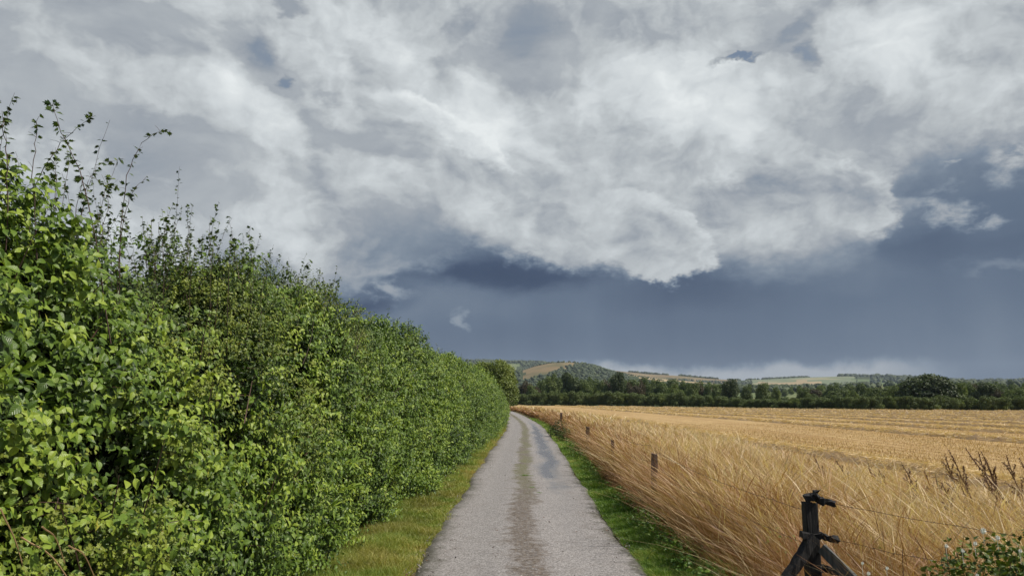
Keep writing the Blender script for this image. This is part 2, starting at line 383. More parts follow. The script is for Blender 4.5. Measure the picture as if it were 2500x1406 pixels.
# ------------------------------------------------------------------ lie of the land
def cliprise(Y): return -.012 * Y * Y / (Y + 15)
HILL = [(900, 925), (1100, 925), (1200, 918), (1240, 912), (1275, 905), (1305, 895), (1340, 888), (1385, 885), (1430, 890), (1475, 904), (1520, 913), (1580, 922), (1660, 930), (1740, 937), (1800, 944), (3500, 952)]
FAR = [(-2000, 900), (900, 885), (1180, 882), (1250, 885), (1300, 885), (1350, 888), (1420, 895), (1500, 906), (1580, 914), (1660, 919), (1720, 925), (1800, 930), (1860, 928), (1950, 924), (2060, 922), (2160, 925), (2250, 930), (2350, 936), (2500, 936), (2700, 932), (4500, 925)]
NEARR = [(-2000, 950), (1400, 946), (1500, 938), (1560, 936), (1640, 940), (1740, 946), (1900, 948), (2080, 944), (2150, 938), (2230, 936), (2300, 940), (2500, 945), (4500, 945)]
def land(X, Y):
    X = np.asarray(X, float); Y = np.asarray(Y, float); r = np.hypot(X, Y)
    Yp = np.clip(Y, 0, 300)
    b = cliprise(Yp) - .006 * np.clip(X, 0, 150) * np.clip((Y - 10) / 40, 0, 1)
    q = 1250 + 1805 * X / np.maximum(Y, 1e-3); q = np.where(Y <= 1, 4500 * np.sign(X + 1e-9), q)
    q = np.clip(q, -2000, 4500)
    z = b
    rough = 1 + .12 * np.sin(X * .004 + 1) * np.sin(Y * .005)
    for tab, Rr, front, back in ((NEARR, 1250, 450, 500), (HILL, 2200, 700, 900), (FAR, 3700, 1100, 2500)):
        crest = EYE + (955 - np.interp(q, *np.array(tab, float).T)) / 1805 * Rr
        t = np.where(r < Rr, (r - Rr) / front, (r - Rr) / back)
        k = np.where(abs(t) < 1, .5 + .5 * np.cos(np.pi * np.clip(t, -1, 1)), 0)
        z = np.maximum(z, b + (crest - b) * k * np.where(t < 0, rough * 0 + 1, 1))
    return z
def gz(X, Y):
    X = np.asarray(X, float); Y = np.asarray(Y, float)
    return cliprise(np.clip(Y, 0, 300)) - .006 * np.clip(X, 0, 150) * np.clip((Y - 10) / 40, 0, 1)
def at(px, py, Y):
    """a point of the place seen from the camera at distance Y along the lane"""
    f = 1805.; p = R(PITCH); a = px - 1250.; b = 703. - py
    v = np.array([a, f * math.cos(p) - b * math.sin(p), f * math.sin(p) + b * math.cos(p)])
    return np.array([0, 0, EYE]) + v * (Y / v[1])

# ------------------------------------------------------------------ ground, field, lane
RIGHT = [(-30, 1.44), (8, 1.44), (10.4, 1.43), (14.3, 1.47), (20.6, 1.62), (30.8, 1.84), (48.6, 2.10), (58, 2.05), (68.3, 1.80), (80, 1.55), (98.6, 1.0), (120, .1), (150, -4), (200, -18)]
LEFT = [(-30, -1.12), (8, -1.11), (10.7, -1.04), (14.6, -.98), (19.5, -.94), (28, -.78), (45, -.42), (58, -.42), (68, -.62), (80, -.9), (98.6, -1.5), (120, -2.6), (150, -7), (200, -21)]
HFACE = [(-30, -2.0), (9, -2.0), (12, -1.88), (14.6, -1.66), (19.5, -1.45), (27, -1.12), (36, -.80), (45, -.58), (60, -.42), (75, -.55), (90, -1.2), (110, -3.4), (130, -6)]
HTOP = [(-30, 2.6), (0, 2.62), (3.3, 2.72), (4.3, 2.92), (5.3, 3.10), (6.5, 3.20), (8.5, 3.22), (14, 3.15), (21, 3.12), (30, 3.1), (45, 2.95), (60, 2.6), (80, 2.0), (130, 1.9)]

def ground_materials():
    out = []
    def simple(name, c1, c2, scale, stretch=None, rough=.95, c3=None, s3=1.):
        m, nt, b, L = new_mat(name)
        n = nnoise(nt, scale, 7, .6, stretch=stretch); c = ramp(nt, n, [(.32, c1), (.68, c2)])
        if c3: c = mixc(nt, c, c3, sstep(nt, nnoise(nt, s3, 4), .48, .66))
        L.new(c, b.inputs['Base Color']); b.inputs['Roughness'].default_value = rough; b.inputs['Specular IOR Level'].default_value = .1
        out.append(m); return m
    simple('soil_and_thatch', (.07, .045, .022), (.16, .12, .05), 2.5, c3=(.07, .10, .025), s3=.8)
    simple('distant_stubble', (.30, .235, .135), (.38, .30, .17), .006, c3=(.26, .22, .13), s3=.004)
    simple('distant_pasture', (.09, .13, .058), (.13, .165, .07), .008, c3=(.22, .22, .10), s3=.005)
    simple('wood_floor', (.035, .05, .022), (.06, .075, .03), .02)
    simple('rough_grass_hill', (.165, .12, .06), (.25, .19, .10), .012, c3=(.13, .115, .055), s3=.009)
    simple('sage_pasture', (.15, .18, .105), (.18, .205, .12), .008, c3=(.30, .27, .16), s3=.004)
    return out
GM = ground_materials()

def build_ground():
    rr = np.concatenate([[.0], np.geomspace(1.2, 6000, 280)])
    az = np.concatenate([np.linspace(-180, -50, 30)[:-1], np.linspace(-50, 50, 420), np.linspace(50, 180, 30)[1:-1]])
    A, RR = np.meshgrid(np.radians(az), rr); X = RR * np.sin(A); Y = RR * np.cos(A)
    Z = land(X, Y) - .05 - .0004 * np.minimum(RR, 300)
    n, m = X.shape; V = np.stack([X, Y, Z], -1).reshape(-1, 3)
    i = np.arange(n - 1)[:, None] * m; j = np.arange(m)[None]; k = (j + 1) % m
    F = np.stack([i + j, i + m + j, i + m + k, i + k], -1).reshape(-1, 4)
    cx = V[F].mean(1); r = np.hypot(cx[:, 0], cx[:, 1]); q = 1250 + 1805 * cx[:, 0] / np.maximum(cx[:, 1], 1)
    row = 955 - 1805 * (cx[:, 2] - EYE) / np.maximum(cx[:, 1], 1)
    q = q + 9 * np.sin(r * .006) + 5 * np.sin(r * .017 + 2); r = r + 14 * np.sin(q * .06) 
    mi = np.zeros(len(F), int); front = cx[:, 1] > 280
    mi[front] = 3
    def put(cond, k): mi[front & cond] = k
    put((r > 600) & (r < 1000), 2)
    put((r > 420) & (r < 700) & (q > 1780) & (q < 1965), 1); put((r > 420) & (r < 900) & (q > 1240) & (q < 1300), 1)
    put((r > 1000) & (r < 1300) & (q > 2090) & (q < 2260), 2); put((r > 1080) & (r < 1260) & (q > 1440) & (q < 1560), 1)
    put((r > 1000) & (r < 1250) & (q > 2280) & (q < 2420), 4)
    # the hill: dry grass on its crown and open left face, stubble on the right shoulder
    h = (r > 1700) & (r < 2300)
    edge = np.interp(q, [1270, 1300, 1345, 1380, 1430, 1455], [1850, 1860, 1900, 1990, 2120, 2190])
    put(h & (q > 1272) & (q < 1450) & (r > edge), 4)
    put(h & (q > 1470) & (q < 1760) & (r > np.interp(q, [1470, 1520, 1640, 1760], [2140, 2060, 1900, 1820])), 1)
    f = (r > 2700) & (r < 3900)
    put(f & (q > 1215) & (q < 1275) & (r < 3450), 2)
    put(f & (q > 1440) & (q < 1800) & (r > 3250), 4)
    put(f & (q > 1820) & (q < 2085) & (r > 2950), 5); put(f & (q > 1860) & (q < 2000) & (r > 2800) & (r < 3300), 1)
    put(f & (q > 2085) & (q < 2190) & (r > 2850) & (r < 3400), 2)
    put((r > 3900), 2)
    o = mesh_obj('ground', V, [F], GM, smooth=True, mat_idx=mi); tag(o, kind='structure')
    return q
build_ground()

def field_material():
    m, nt, b, L = new_mat('stubble_field')
    tc = nt.nodes.new('ShaderNodeTexCoord'); sp = nt.nodes.new('ShaderNodeSeparateXYZ'); L.new(tc.outputs['Object'], sp.inputs[0])
    big = nnoise(nt, .05, 4, .5); fine = nnoise(nt, 9., 8, .7, stretch=(1, .35, 1)); lines = nnoise(nt, 1., 5, .6, stretch=(1.6, .02, 1)); mid = nnoise(nt, .8, 6, .6, stretch=(1, .25, 1))
    c = ramp(nt, fine, [(.30, (.24, .15, .06)), (.52, (.45, .31, .14)), (.72, (.62, .46, .23))])
    c = mixc(nt, c, (.32, .19, .07), mth(nt, 'MULTIPLY', sstep(nt, lines, .50, .56), .6))
    c = mixc(nt, c, (.60, .43, .20), mth(nt, 'MULTIPLY', sstep(nt, mid, .52, .70), .5))
    dr = mth(nt, 'SINE', mth(nt, 'MULTIPLY_ADD', sp.outputs[0], 7.2, mth(nt, 'MULTIPLY', big, 3.)))     # drill lines
    c = mixc(nt, c, (.27, .165, .065), mth(nt, 'MULTIPLY', sstep(nt, dr, .2, .95), .5))
    L.new(c, b.inputs['Base Color']); b.inputs['Roughness'].default_value = .85; b.inputs['Specular IOR Level'].default_value = .2
    bump(nt, b, fine, .9, .06)
    return m
M_field = field_material()
FAR_EDGE = [(-60, 262), (0, 262), (36, 255), (60, 215), (72, 185), (90, 180), (118, 176), (170, 170), (260, 160)]
def build_field():
    ys = np.concatenate([np.linspace(-12, 60, 145), np.linspace(61, 300, 160)]); us = np.concatenate([np.linspace(0, 1, 60) ** 1.6])
    Yg, Ug = np.meshgrid(ys, us, indexing='ij')
    x0 = np.interp(Yg, [-12, 40, 60, 95, 125, 160, 300], [5.6, 5.6, 5.0, 3.2, 1.6, -6, -30]); Xg = x0 + Ug * (250 - x0)
    lim = np.interp(Xg, *np.array(FAR_EDGE, float).T); Yg = np.minimum(Yg, lim)
    Z = gz(Xg, Yg) + .02 + .03 * np.sin(Xg * .9 + np.sin(Yg * .1))
    n, m = Xg.shape; V = np.stack([Xg, Yg, Z], -1).reshape(-1, 3)
    i = np.arange(n - 1)[:, None] * m; j = np.arange(m - 1)[None]
    F = np.stack([i + j, i + j + 1, i + m + j + 1, i + m + j], -1).reshape(-1, 4)
    tag(mesh_obj('field', V, [F], M_field, smooth=True), kind='structure')
build_field()

def lane_material():
    m, nt, b, L = new_mat('chippings')
    uv = nt.nodes.new('ShaderNodeUVMap'); sp = nt.nodes.new('ShaderNodeSeparateXYZ'); L.new(uv.outputs[0], sp.inputs[0]); u, v = sp.outputs[:2]
    chip = nt.nodes.new('ShaderNodeTexVoronoi'); tc = nt.nodes.new('ShaderNodeTexCoord'); L.new(tc.outputs['Object'], chip.inputs['Vector']); chip.inputs['Scale'].default_value = 75
    sc = nt.nodes.new('ShaderNodeSeparateColor'); L.new(chip.outputs['Color'], sc.inputs[0])
    fine = nnoise(nt, 30, 5, .75); mid = nnoise(nt, 3.2, 6, .65); big = nnoise(nt, .35, 4, .5)
    c = ramp(nt, sc.outputs[0], [(0, (.11, .10, .093)), (.35, (.225, .208, .198)), (.75, (.285, .265, .252)), (1, (.40, .38, .365))])
    c = mixc(nt, c, (.08, .07, .058), mth(nt, 'MULTIPLY', sstep(nt, fine, .56, .68), .55))
    c = mixc(nt, c, (.17, .145, .125), mth(nt, 'MULTIPLY', sstep(nt, mid, .5, .75), .45))
    uw = mth(nt, 'MULTIPLY_ADD', mth(nt, 'SUBTRACT', mid, .5), .30, u)
    mossn = nnoise(nt, 14, 6, .7)
    # loose brown grit and moss down the middle
    ctr = mth(nt, 'ABSOLUTE', mth(nt, 'SUBTRACT', uw, .49)); cm = sstep(nt, ctr, .108, .04)
    cm = mth(nt, 'MULTIPLY', cm, sstep(nt, mossn, .28, .58))
    brown = ramp(nt, nnoise(nt, 34, 6, .75), [(.38, (.022, .015, .010)), (.5, (.095, .07, .048)), (.66, (.24, .19, .14))])
    c = mixc(nt, c, brown, mth(nt, 'MULTIPLY', cm, .92))
    green = mth(nt, 'MULTIPLY', mth(nt, 'MULTIPLY', cm, sstep(nt, v, 12., 20.)), sstep(nt, nnoise(nt, 1.1, 5, .6), .36, .56))
    c = mixc(nt, c, (.125, .13, .045), mth(nt, 'MULTIPLY', green, .75))
    # dirt and moss along the edges
    eg = mth(nt, 'MAXIMUM', sstep(nt, uw, .13, .0), sstep(nt, uw, .92, 1.0))
    c = mixc(nt, c, (.055, .052, .030), mth(nt, 'MULTIPLY', mth(nt, 'MULTIPLY', eg, sstep(nt, mossn, .25, .55)), .8))
    # wet, polished wheel track on the right
    wn = nnoise(nt, .8, 5, .6, stretch=(1.5, .35, 1)); wt = mth(nt, 'ABSOLUTE', mth(nt, 'SUBTRACT', mth(nt, 'MULTIPLY_ADD', mth(nt, 'SUBTRACT', wn, .5), .35, u), .755))
    wet = mth(nt, 'MULTIPLY', sstep(nt, wt, .15, .03), sstep(nt, v, 11., 17.))
    wet = mth(nt, 'MULTIPLY', wet, sstep(nt, mth(nt, 'ADD', nnoise(nt, .55, 6, .65, stretch=(1.2, .5, 1)), mth(nt, 'MULTIPLY', sstep(nt, v, 14., 26.), .16)), .44, .60))
    wet = mth(nt, 'MULTIPLY', wet, sstep(nt, v, 70., 46.))
    c = mixc(nt, c, (.085, .083, .085), mth(nt, 'MULTIPLY', wet, .62))
    L.new(c, b.inputs['Base Color'])
    damp = mth(nt, 'MAXIMUM', sstep(nt, mth(nt, 'ABSOLUTE', mth(nt, 'SUBTRACT', uw, .25)), .16, .04), sstep(nt, mth(nt, 'ABSOLUTE', mth(nt, 'SUBTRACT', uw, .75)), .16, .04))
    ro = mth(nt, 'MULTIPLY_ADD', wet, -.40, mth(nt, 'MULTIPLY_ADD', damp, -.12, .72)); L.new(ro, b.inputs['Roughness']); b.inputs['Specular IOR Level'].default_value = .45
    h = mth(nt, 'MULTIPLY', mth(nt, 'ADD', sc.outputs[0], mth(nt, 'MULTIPLY', fine, 1.2)), mth(nt, 'MULTIPLY_ADD', wet, -.93, 1.))
    bump(nt, b, h, .55, .008)
    return m
def build_lane():
    ys = np.concatenate([np.linspace(-15, 60, 420), np.linspace(60.4, 190, 260)]); us = np.linspace(-.03, 1.03, 40)
    xl = interp(ys, LEFT); xr = interp(ys, RIGHT)
    k = np.ones(21) / 21
    xl = np.convolve(np.pad(xl, 10, 'edge'), k, 'valid'); xr = np.convolve(np.pad(xr, 10, 'edge'), k, 'valid')
    wob_l = .05 * np.sin(ys * .9) + .025 * np.sin(ys * 2.3 + 1) + .012 * np.sin(ys * 7); wob_r = .05 * np.sin(ys * .8 + 2) + .025 * np.sin(ys * 2.9) + .012 * np.sin(ys * 8)
    xl, xr = xl + wob_l, xr + wob_r
    X = xl[:, None] + us[None] * (xr - xl)[:, None]; Y = np.broadcast_to(ys[:, None], X.shape); U = np.broadcast_to(us[None], X.shape)
    Z = gz(X, Y) + .02 + .03 * (1 - (2 * U - 1) ** 2) - .018 * np.exp(-((U - .24) / .12) ** 2) - .02 * np.exp(-((U - .75) / .12) ** 2)
    Z = Z - .09 * np.clip((np.abs(2 * U - 1) - .97) / .09, 0, 1)
    n, m = X.shape; i = np.arange(n - 1)[:, None] * m; j = np.arange(m - 1)[None]
    F = np.stack([i + j, i + j + 1, i + m + j + 1, i + m + j], -1).reshape(-1, 4)
    o = mesh_obj('lane', np.stack([X, Y, Z], -1).reshape(-1, 3), [F], lane_material(), uv=np.stack([U, Y], -1).reshape(-1, 2), smooth=True)
    tag(o, kind='structure')
build_lane()

# ------------------------------------------------------------------ leaf shapes (width along x, length along y, z up)
def leaf_rows(rows, fold=.22, curl=.35):
    V = [(0, 0, 0)]; U = [(0, 0)]; F4 = []; F3 = []
    for t, w in rows:
        zc = -curl * t * t
        V += [(-w, t, zc + fold * w), (0, t, zc), (w, t, zc + fold * w)]; U += [(-w, t), (0, t), (w, t)]
    V.append((0, 1, -curl)); U.append((0, 1)); n = len(rows); last = len(V) - 1
    F3 += [(0, 2, 1), (0, 3, 2)]
    for k in range(n - 1):
        a = 1 + 3 * k; F4 += [(a, a + 1, a + 4, a + 3), (a + 1, a + 2, a + 5, a + 4)]
    a = 1 + 3 * (n - 1); F3 += [(a, a + 1, last), (a + 1, a + 2, last)]
    fs = [np.array(F3)] + ([np.array(F4)] if F4 else [])
    return np.array(V, float), fs, np.array(U, float)
LF_NEAR = leaf_rows([(.14, .18), (.34, .315), (.56, .30), (.80, .15)], .28, .32)
LF_MID = leaf_rows([(.28, .28), (.62, .26)], .28, .32)
LF_FAR = leaf_rows([(.42, .30)], .3, .3)
def lobed():
    ang = np.linspace(-1.35, 1.35, 11); rad = np.array([.35, .52, .36, .60, .42, .72, .42, .60, .36, .52, .35])
    V = [(0, 0, 0)] + [(math.sin(a) * r * .9, .22 + math.cos(a) * r, .14 * abs(math.sin(a)) * r - .2 * (math.cos(a) * r) ** 2) for a, r in zip(ang, rad)]
    F = [(0, k + 1, k + 2) for k in range(10)]
    return np.array(V, float), [np.array(F)[:, ::-1]], np.array([(v[0], v[1]) for v in V])
LF_HAW = lobed()
LF_LONG = leaf_rows([(.2, .085), (.5, .11), (.8, .06)], .3, .25)

# ------------------------------------------------------------------ hedge
def hedge_point(Y, s):
    """s 0..1 up the face, 1..2 across the top; returns point, outward normal"""
    xf = interp(Y, HFACE); ht = interp(Y, HTOP); g = gz(xf, Y)
    top = 1 + .055 * np.sin(Y * 1.9 + 1) + .04 * np.sin(Y * .83) 
    H = ht * top - .12
    f = np.clip(s, 0, 1); t = np.clip(s - 1, 0, 1)
    x = xf - .50 * f ** 3.2 + .16 * np.sin(f * 3.1) - .10 - 1.9 * t
    z = g + f * H + .10 * np.sin(t * 3.1)
    nx = np.where(s < 1, 1, np.clip(1 - 3 * t, -.6, 1) * .6); nz = np.where(s < 1, .12 + .55 * f ** 4, 1.0)
    P = np.stack([x, Y, z], -1); N = unit(np.stack([nx, 0 * Y, nz], -1))
    bul = .17 * np.interp(Y, [4, 9], [.35, 1]) * wob(P * [1, 1, 1.3], 1.25) + .14 * wob(P * [1, 1, 1.3] + 9, 3.6)
    bul = bul * np.interp(Y, [25, 60], [1, .6])
    return P + N * bul[:, None], N
def build_hedge():
    root = empty('hedge', (-2.6, 3, 0)); tag(root, 'tall dense green mixed hedge running along the left side of the lane', 'hedge')
    inv = np.array(root.location)
    # near-black core put inside the leaves: blocks light, stands for the hedge's inner shade
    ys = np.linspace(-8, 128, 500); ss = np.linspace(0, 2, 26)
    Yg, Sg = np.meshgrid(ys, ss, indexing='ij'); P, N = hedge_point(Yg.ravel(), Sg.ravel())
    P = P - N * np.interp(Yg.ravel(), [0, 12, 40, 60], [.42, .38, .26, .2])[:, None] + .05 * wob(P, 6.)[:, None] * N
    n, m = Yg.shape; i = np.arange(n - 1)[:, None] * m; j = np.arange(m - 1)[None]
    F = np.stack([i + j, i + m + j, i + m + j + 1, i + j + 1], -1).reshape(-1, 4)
    mesh_obj('shade_core', P - inv, [F], M_dark, root, tint=rng.uniform(0, 1, len(P)))
    stems = Soup()
    def sprigs(y0, y1, n, s0, s1, leaf, nl, L, size, soup, haw=None, stem=False, outw=1.):
        Y = rng.uniform(y0, y1, n) if y1 < 20 else y0 * (y1 / y0) ** rng.uniform(0, 1, n)
        s = rng.uniform(s0, s1, n); P, N = hedge_point(Y, s)
        P = P - N * (rng.uniform(-.04, .30, n) ** 1.0)[:, None] * outw
        # region of smaller, lobed leaves: hawthorn grows through the dogwood
        kind = wob(P * [1, 1, 1], .8) + rng.normal(0, .42, n)
        if haw is not None: P, N, s, Y, kind = [a[(kind > .62) == haw] for a in (P, N, s, Y, kind)]
        hole = wob(P * [1, 1, 1.2] + 21, 2.9) + rng.normal(0, .12, len(P)) > np.interp(Y, [6, 40], [-.48, -.8])
        P, N, s, Y = P[hole], N[hole], s[hole], Y[hole]; n = len(P)
        if not n: return
        d = unit(N + rng.normal(0, .45, (n, 3)) + np.array([0, 0, .45]))
        Lk = L * rng.uniform(.6, 1.3, n); tone = .44 + .26 * wob(P, 1.5) + rng.normal(0, .16, n)
        side = unit(np.cross(d, rng.normal(size=(n, 3))))
        pos, dirs, nr, sz, tt = [], [], [], [], []
        for k in range(nl):
            t = (k // 2 + .6) / (nl / 2 + .2); sgn = 1 if k % 2 else -1
            rot = side if (k // 2) % 2 == 0 else unit(np.cross(d, side))
            p = P + d * (Lk * t)[:, None] + np.array([0, 0, -.25]) * (Lk * t * t)[:, None]
            dr = unit(sgn * rot * .9 + d * .35 + np.array([0, 0, -.55]) + rng.normal(0, .25, (n, 3)))
            nn = unit(np.array([.34, -.28, .62]) + N * .55 + rng.normal(0, .34, (n, 3)))
            pos.append(p); dirs.append(dr); nr.append(nn); sz.append(size * rng.uniform(.55, 1.25, n) * (1 - .25 * t)); tt.append(np.clip(tone + .16 * t + rng.normal(0, .11, n), 0, np.where(rng.random(n) < .015, 1, .9)))
        soup.place(leaf, np.concatenate(pos), np.concatenate(dirs), np.concatenate(nr), np.concatenate(sz)[:, None], np.concatenate(tt))
        if stem:
            for q in rng.choice(n, min(n, stem), replace=False):
                tt_ = np.linspace(-.6, 1, 6)[:, None]
                tube(stems, P[q] - inv + d[q] * Lk[q] * tt_ + np.array([0, 0, -.25]) * Lk[q] * tt_ ** 2 * (tt_ > 0), np.linspace(.0035, .0012, 6), rng.uniform(0, 1), 4)
    dog, haw = Soup(), Soup()
    sprigs(1.2, 5.5, 7400, 0, 1, LF_NEAR, 8, .19, .060, dog, False, 200)
    sprigs(1.2, 5.5, 6500, 0, 1, LF_HAW, 10, .15, .034, haw, True, 120)
    sprigs(5.5, 12, 10000, 0, 1, LF_MID, 8, .19, .062, dog, False, 240)
    sprigs(5.5, 12, 8000, 0, 1, LF_MID, 10, .14, .036, haw, True, 100)
    sprigs(1.5, 12, 3600, .97, 1.5, LF_MID, 8, .20, .058, dog, False, 120)
    sprigs(1.5, 12, 5200, .94, 1.5, LF_HAW, 9, .17, .034, haw, True, 200)
    sprigs(12, 30, 13500, 0, 1.4, LF_MID, 8, .19, .072, dog, False, 120)
    sprigs(12, 30, 8500, 0, 1.4, LF_FAR, 8, .16, .05, haw, True, 60)
    sprigs(30, 126, 13500, 0, 1.4, LF_FAR, 7, .22, .10, dog, False)
    sprigs(30, 126, 6500, 0, 1.4, LF_FAR, 7, .20, .08, haw, True)
    for y0, y1, n, sz in ((.8, 6, 26000, .055), (6, 13, 26000, .065), (13, 32, 26000, .09)):        # inner leaves, tinted dark so the hollows look shaded
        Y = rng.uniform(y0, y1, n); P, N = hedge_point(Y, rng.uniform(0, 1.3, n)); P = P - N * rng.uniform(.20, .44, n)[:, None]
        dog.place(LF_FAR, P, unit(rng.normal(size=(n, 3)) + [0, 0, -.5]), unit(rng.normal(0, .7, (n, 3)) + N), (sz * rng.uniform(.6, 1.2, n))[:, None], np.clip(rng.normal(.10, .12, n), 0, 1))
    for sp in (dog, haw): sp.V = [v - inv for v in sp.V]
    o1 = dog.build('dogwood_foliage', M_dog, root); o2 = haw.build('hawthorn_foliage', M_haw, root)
    # long stems climbing through the outer leaves
    for _ in range(200):
        Y = rng.uniform(1.5, 26) if rng.random() < .75 else rng.uniform(26, 60)
        s = rng.uniform(.1, .8); P, N = hedge_point(np.array([Y]), np.array([s])); P, N = P[0] - N[0] * rng.uniform(.02, .22), N[0]
        d = unit(np.array([rng.normal(.15, .3), rng.normal(0, .55), 1.])); L_ = rng.uniform(.25, .6); t = np.linspace(0, 1, 7)[:, None]
        tube(stems, P - inv + d * L_ * t + rng.normal(0, .05, 3) * t ** 2 + N * .10 * t, np.linspace(.005, .0018, 7), rng.uniform(.1, .9), 4)
    st = stems.build('twigs', M_stem, root); 
    # shoots standing above the top, each with its leaves
    def shoot(path, r0, leafn, size, hawk=True, name='shoot'):
        path = np.array(path); path = np.vstack([path[0] + [rng.normal(0, .05), rng.normal(0, .05), min(0, 2.15 - path[0][2])], path]) if path[0][2] > 2.3 else path; n = 16
        tt = np.linspace(0, 1, len(path)); t = np.linspace(0, 1, n)
        pts = np.stack([np.interp(t, tt, path[:, k]) for k in range(3)], 1)
        for _ in range(2): pts[1:-1] = (pts[:-2] + pts[1:-1] * 2 + pts[2:]) / 4
        pts[1:] += rng.normal(0, .004, (n - 1, 3)); pts = pts - inv
        sp = Soup(); tube(sp, pts, np.linspace(r0, r0 * .3, n), .3, 5)
        for k in range(3, n - 1, 2):                      # short spurs
            e = pts[k] + unit(rng.normal(size=3) + [0, 0, .3]) * rng.uniform(.03, .06); tube(sp, [pts[k], (pts[k] + e) / 2 + [0, 0, .004], e], [r0 * .4, r0 * .3, r0 * .2], .3, 4)
        so = sp.build(name, M_stem, root)
        lf = Soup(); u = rng.uniform(.05, 1, leafn); p = np.stack([np.interp(u, t, pts[:, k]) for k in range(3)], 1)
        dr = unit(rng.normal(size=(leafn, 3)) * [1, 1, .5] + [0, 0, -.15]); nn = unit(rng.normal(0, .5, (leafn, 3)) + [.2, 0, .8])
        lf.place(LF_HAW if hawk else LF_MID, p + dr * .006, dr, nn, (size * rng.uniform(.6, 1.3, leafn))[:, None], rng.uniform(.0, .55, leafn))
        lf.build('foliage', M_haw if hawk else M_dog, so)
        return so
    S = [([(18, 470), (20, 370), (8, 310), (4, 272)], 3.5, .0035, 34, .040), ([(80, 450), (86, 350), (92, 285)], 3.6, .003, 22, .036),
         ([(232, 560), (205, 440), (180, 380), (150, 320), (135, 280), (128, 250)], 3.9, .0036, 60, .040), ([(75, 480), (110, 400), (150, 350), (190, 310), (238, 280)], 4.0, .003, 48, .038),
         ([(290, 560), (305, 450), (320, 400), (345, 350), (385, 318), (422, 322)], 4.4, .0032, 46, .034), ([(300, 520), (330, 460), (360, 430)], 4.3, .0025, 36, .034),
         ([(210, 450), (240, 400), (292, 390)], 4.0, .002, 26, .034), ([(195, 420), (250, 445), (288, 458)], 4.1, .002, 28, .034), ([(40, 500), (50, 420), (40, 370)], 3.7, .002, 22, .034),
         ([(250, 560), (270, 480), (250, 430)], 4.2, .0022, 34, .034), ([(130, 520), (140, 430), (120, 400)], 3.9, .0025, 40, .036), ([(400, 600), (385, 540), (430, 530)], 5.0, .0022, 28, .038),
         ([(515, 640), (512, 570), (514, 528)], 5.6, .0022, 16, .040), ([(560, 650), (563, 600), (566, 568)], 6.0, .0024, 22, .042), ([(622, 680), (608, 590), (612, 550)], 6.4, .0026, 44, .038),
         ([(640, 690), (655, 640), (668, 598)], 6.6, .0024, 36, .036), ([(700, 700), (703, 660), (706, 628)], 7.4, .0022, 22, .042), ([(735, 710), (745, 670), (757, 632)], 7.8, .0024, 34, .040),
         ([(790, 740), (800, 700), (830, 682)], 8.6, .0024, 30, .040), ([(470, 630), (480, 600), (505, 575)], 5.5, .002, 20, .04)]
    for pts, Y, r0, nl, sz in S: shoot([at(px, py, Y + .04 * k) for k, (px, py) in enumerate(pts)], r0, nl, sz, True)
    for k in range(78):
        Y = 3.0 * (62 / 3.0) ** rng.uniform(0, 1) if k > 26 else rng.uniform(2.7, 6.8); P, N = hedge_point(np.array([Y]), np.array([rng.uniform(.96, 1.35)])); b = P[0] - [0, 0, .15]
        h = rng.uniform(.28, .62) if k > 26 else rng.uniform(.4, .95); ln = rng.normal(0, .16, 3) * [1, 1, 0]
        shoot([b, b + [0, 0, h * .5] + ln * .4, b + [0, 0, h] + ln], .0025, int(rng.uniform(16, 34) * (1.5 if k <= 26 else 1)), (.045 if k > 26 else .037) if Y < 20 else .06, k <= 26 or rng.random() < .6)
    fs, fl = Soup(), Soup()                               # thin upright growth on top, too much of it to count
    for k in range(230):
        Y = rng.uniform(2.5, 12) if k < 170 else rng.uniform(12, 30); P, N = hedge_point(np.array([Y]), np.array([rng.uniform(.92, 1.5)])); b = P[0] - [0, 0, .2]
        h = rng.uniform(.35, .75) * np.interp(Y, [2.5, 4.8, 6.5, 30], [1.15, 1.05, .8, .8]); t = np.linspace(0, 1, 8)[:, None]; ln = rng.normal(0, .2, 3) * [1, 1, 0] * h
        pts = b + np.array([0, 0, h]) * t + ln * t ** 1.5 + rng.normal(0, .006, (8, 3)); tube(fs, pts, np.linspace(.0026, .001, 8), .3, 4)
        n = int(h * 46); u = rng.uniform(.1, 1, n); p = np.stack([np.interp(u, t[:, 0], pts[:, c]) for c in range(3)], 1)
        fl.place(LF_HAW, p, unit(rng.normal(size=(n, 3)) * [1, 1, .5] - [0, 0, .15]), unit(rng.normal(0, .5, (n, 3)) + [.2, 0, .8]), (.036 * rng.uniform(.6, 1.3, n))[:, None], rng.uniform(.05, .7, n))
    for q in (fs, fl): q.V = [v - inv for v in q.V]
    tag(fs.build('fine_twigs', M_stem, root), kind='stuff'); tag(fl.build('fine_leaves', M_haw, root), kind='stuff')
    for px, py, Y in ((862, 1130, 8.0), (868, 1185, 8.0), (815, 1235, 7.6), (905, 1000, 8.6), (60, 905, 3.0), (980, 1150, 10.6)):   # long-leaved sprigs
        c = at(px, py, Y) - inv; lf = Soup(); n = 16
        u = rng.uniform(0, 1, n); ax = unit(np.array([1., -.25, .35])); p = c - ax * .3 + ax[None] * (u * .32)[:, None]
        dr = unit(ax + rng.normal(0, .55, (n, 3))); lf.place(LF_LONG, p, dr, unit(rng.normal(0, .4, (n, 3)) + [.3, -.3, 1]), rng.uniform(.10, .15, n)[:, None], rng.uniform(.6, .95, n))
        tube(lf, [c - ax * .5, c - ax * .2, c], [.003, .0025, .0015], .4, 4)
        lf.build('sprig', M_dog, root)
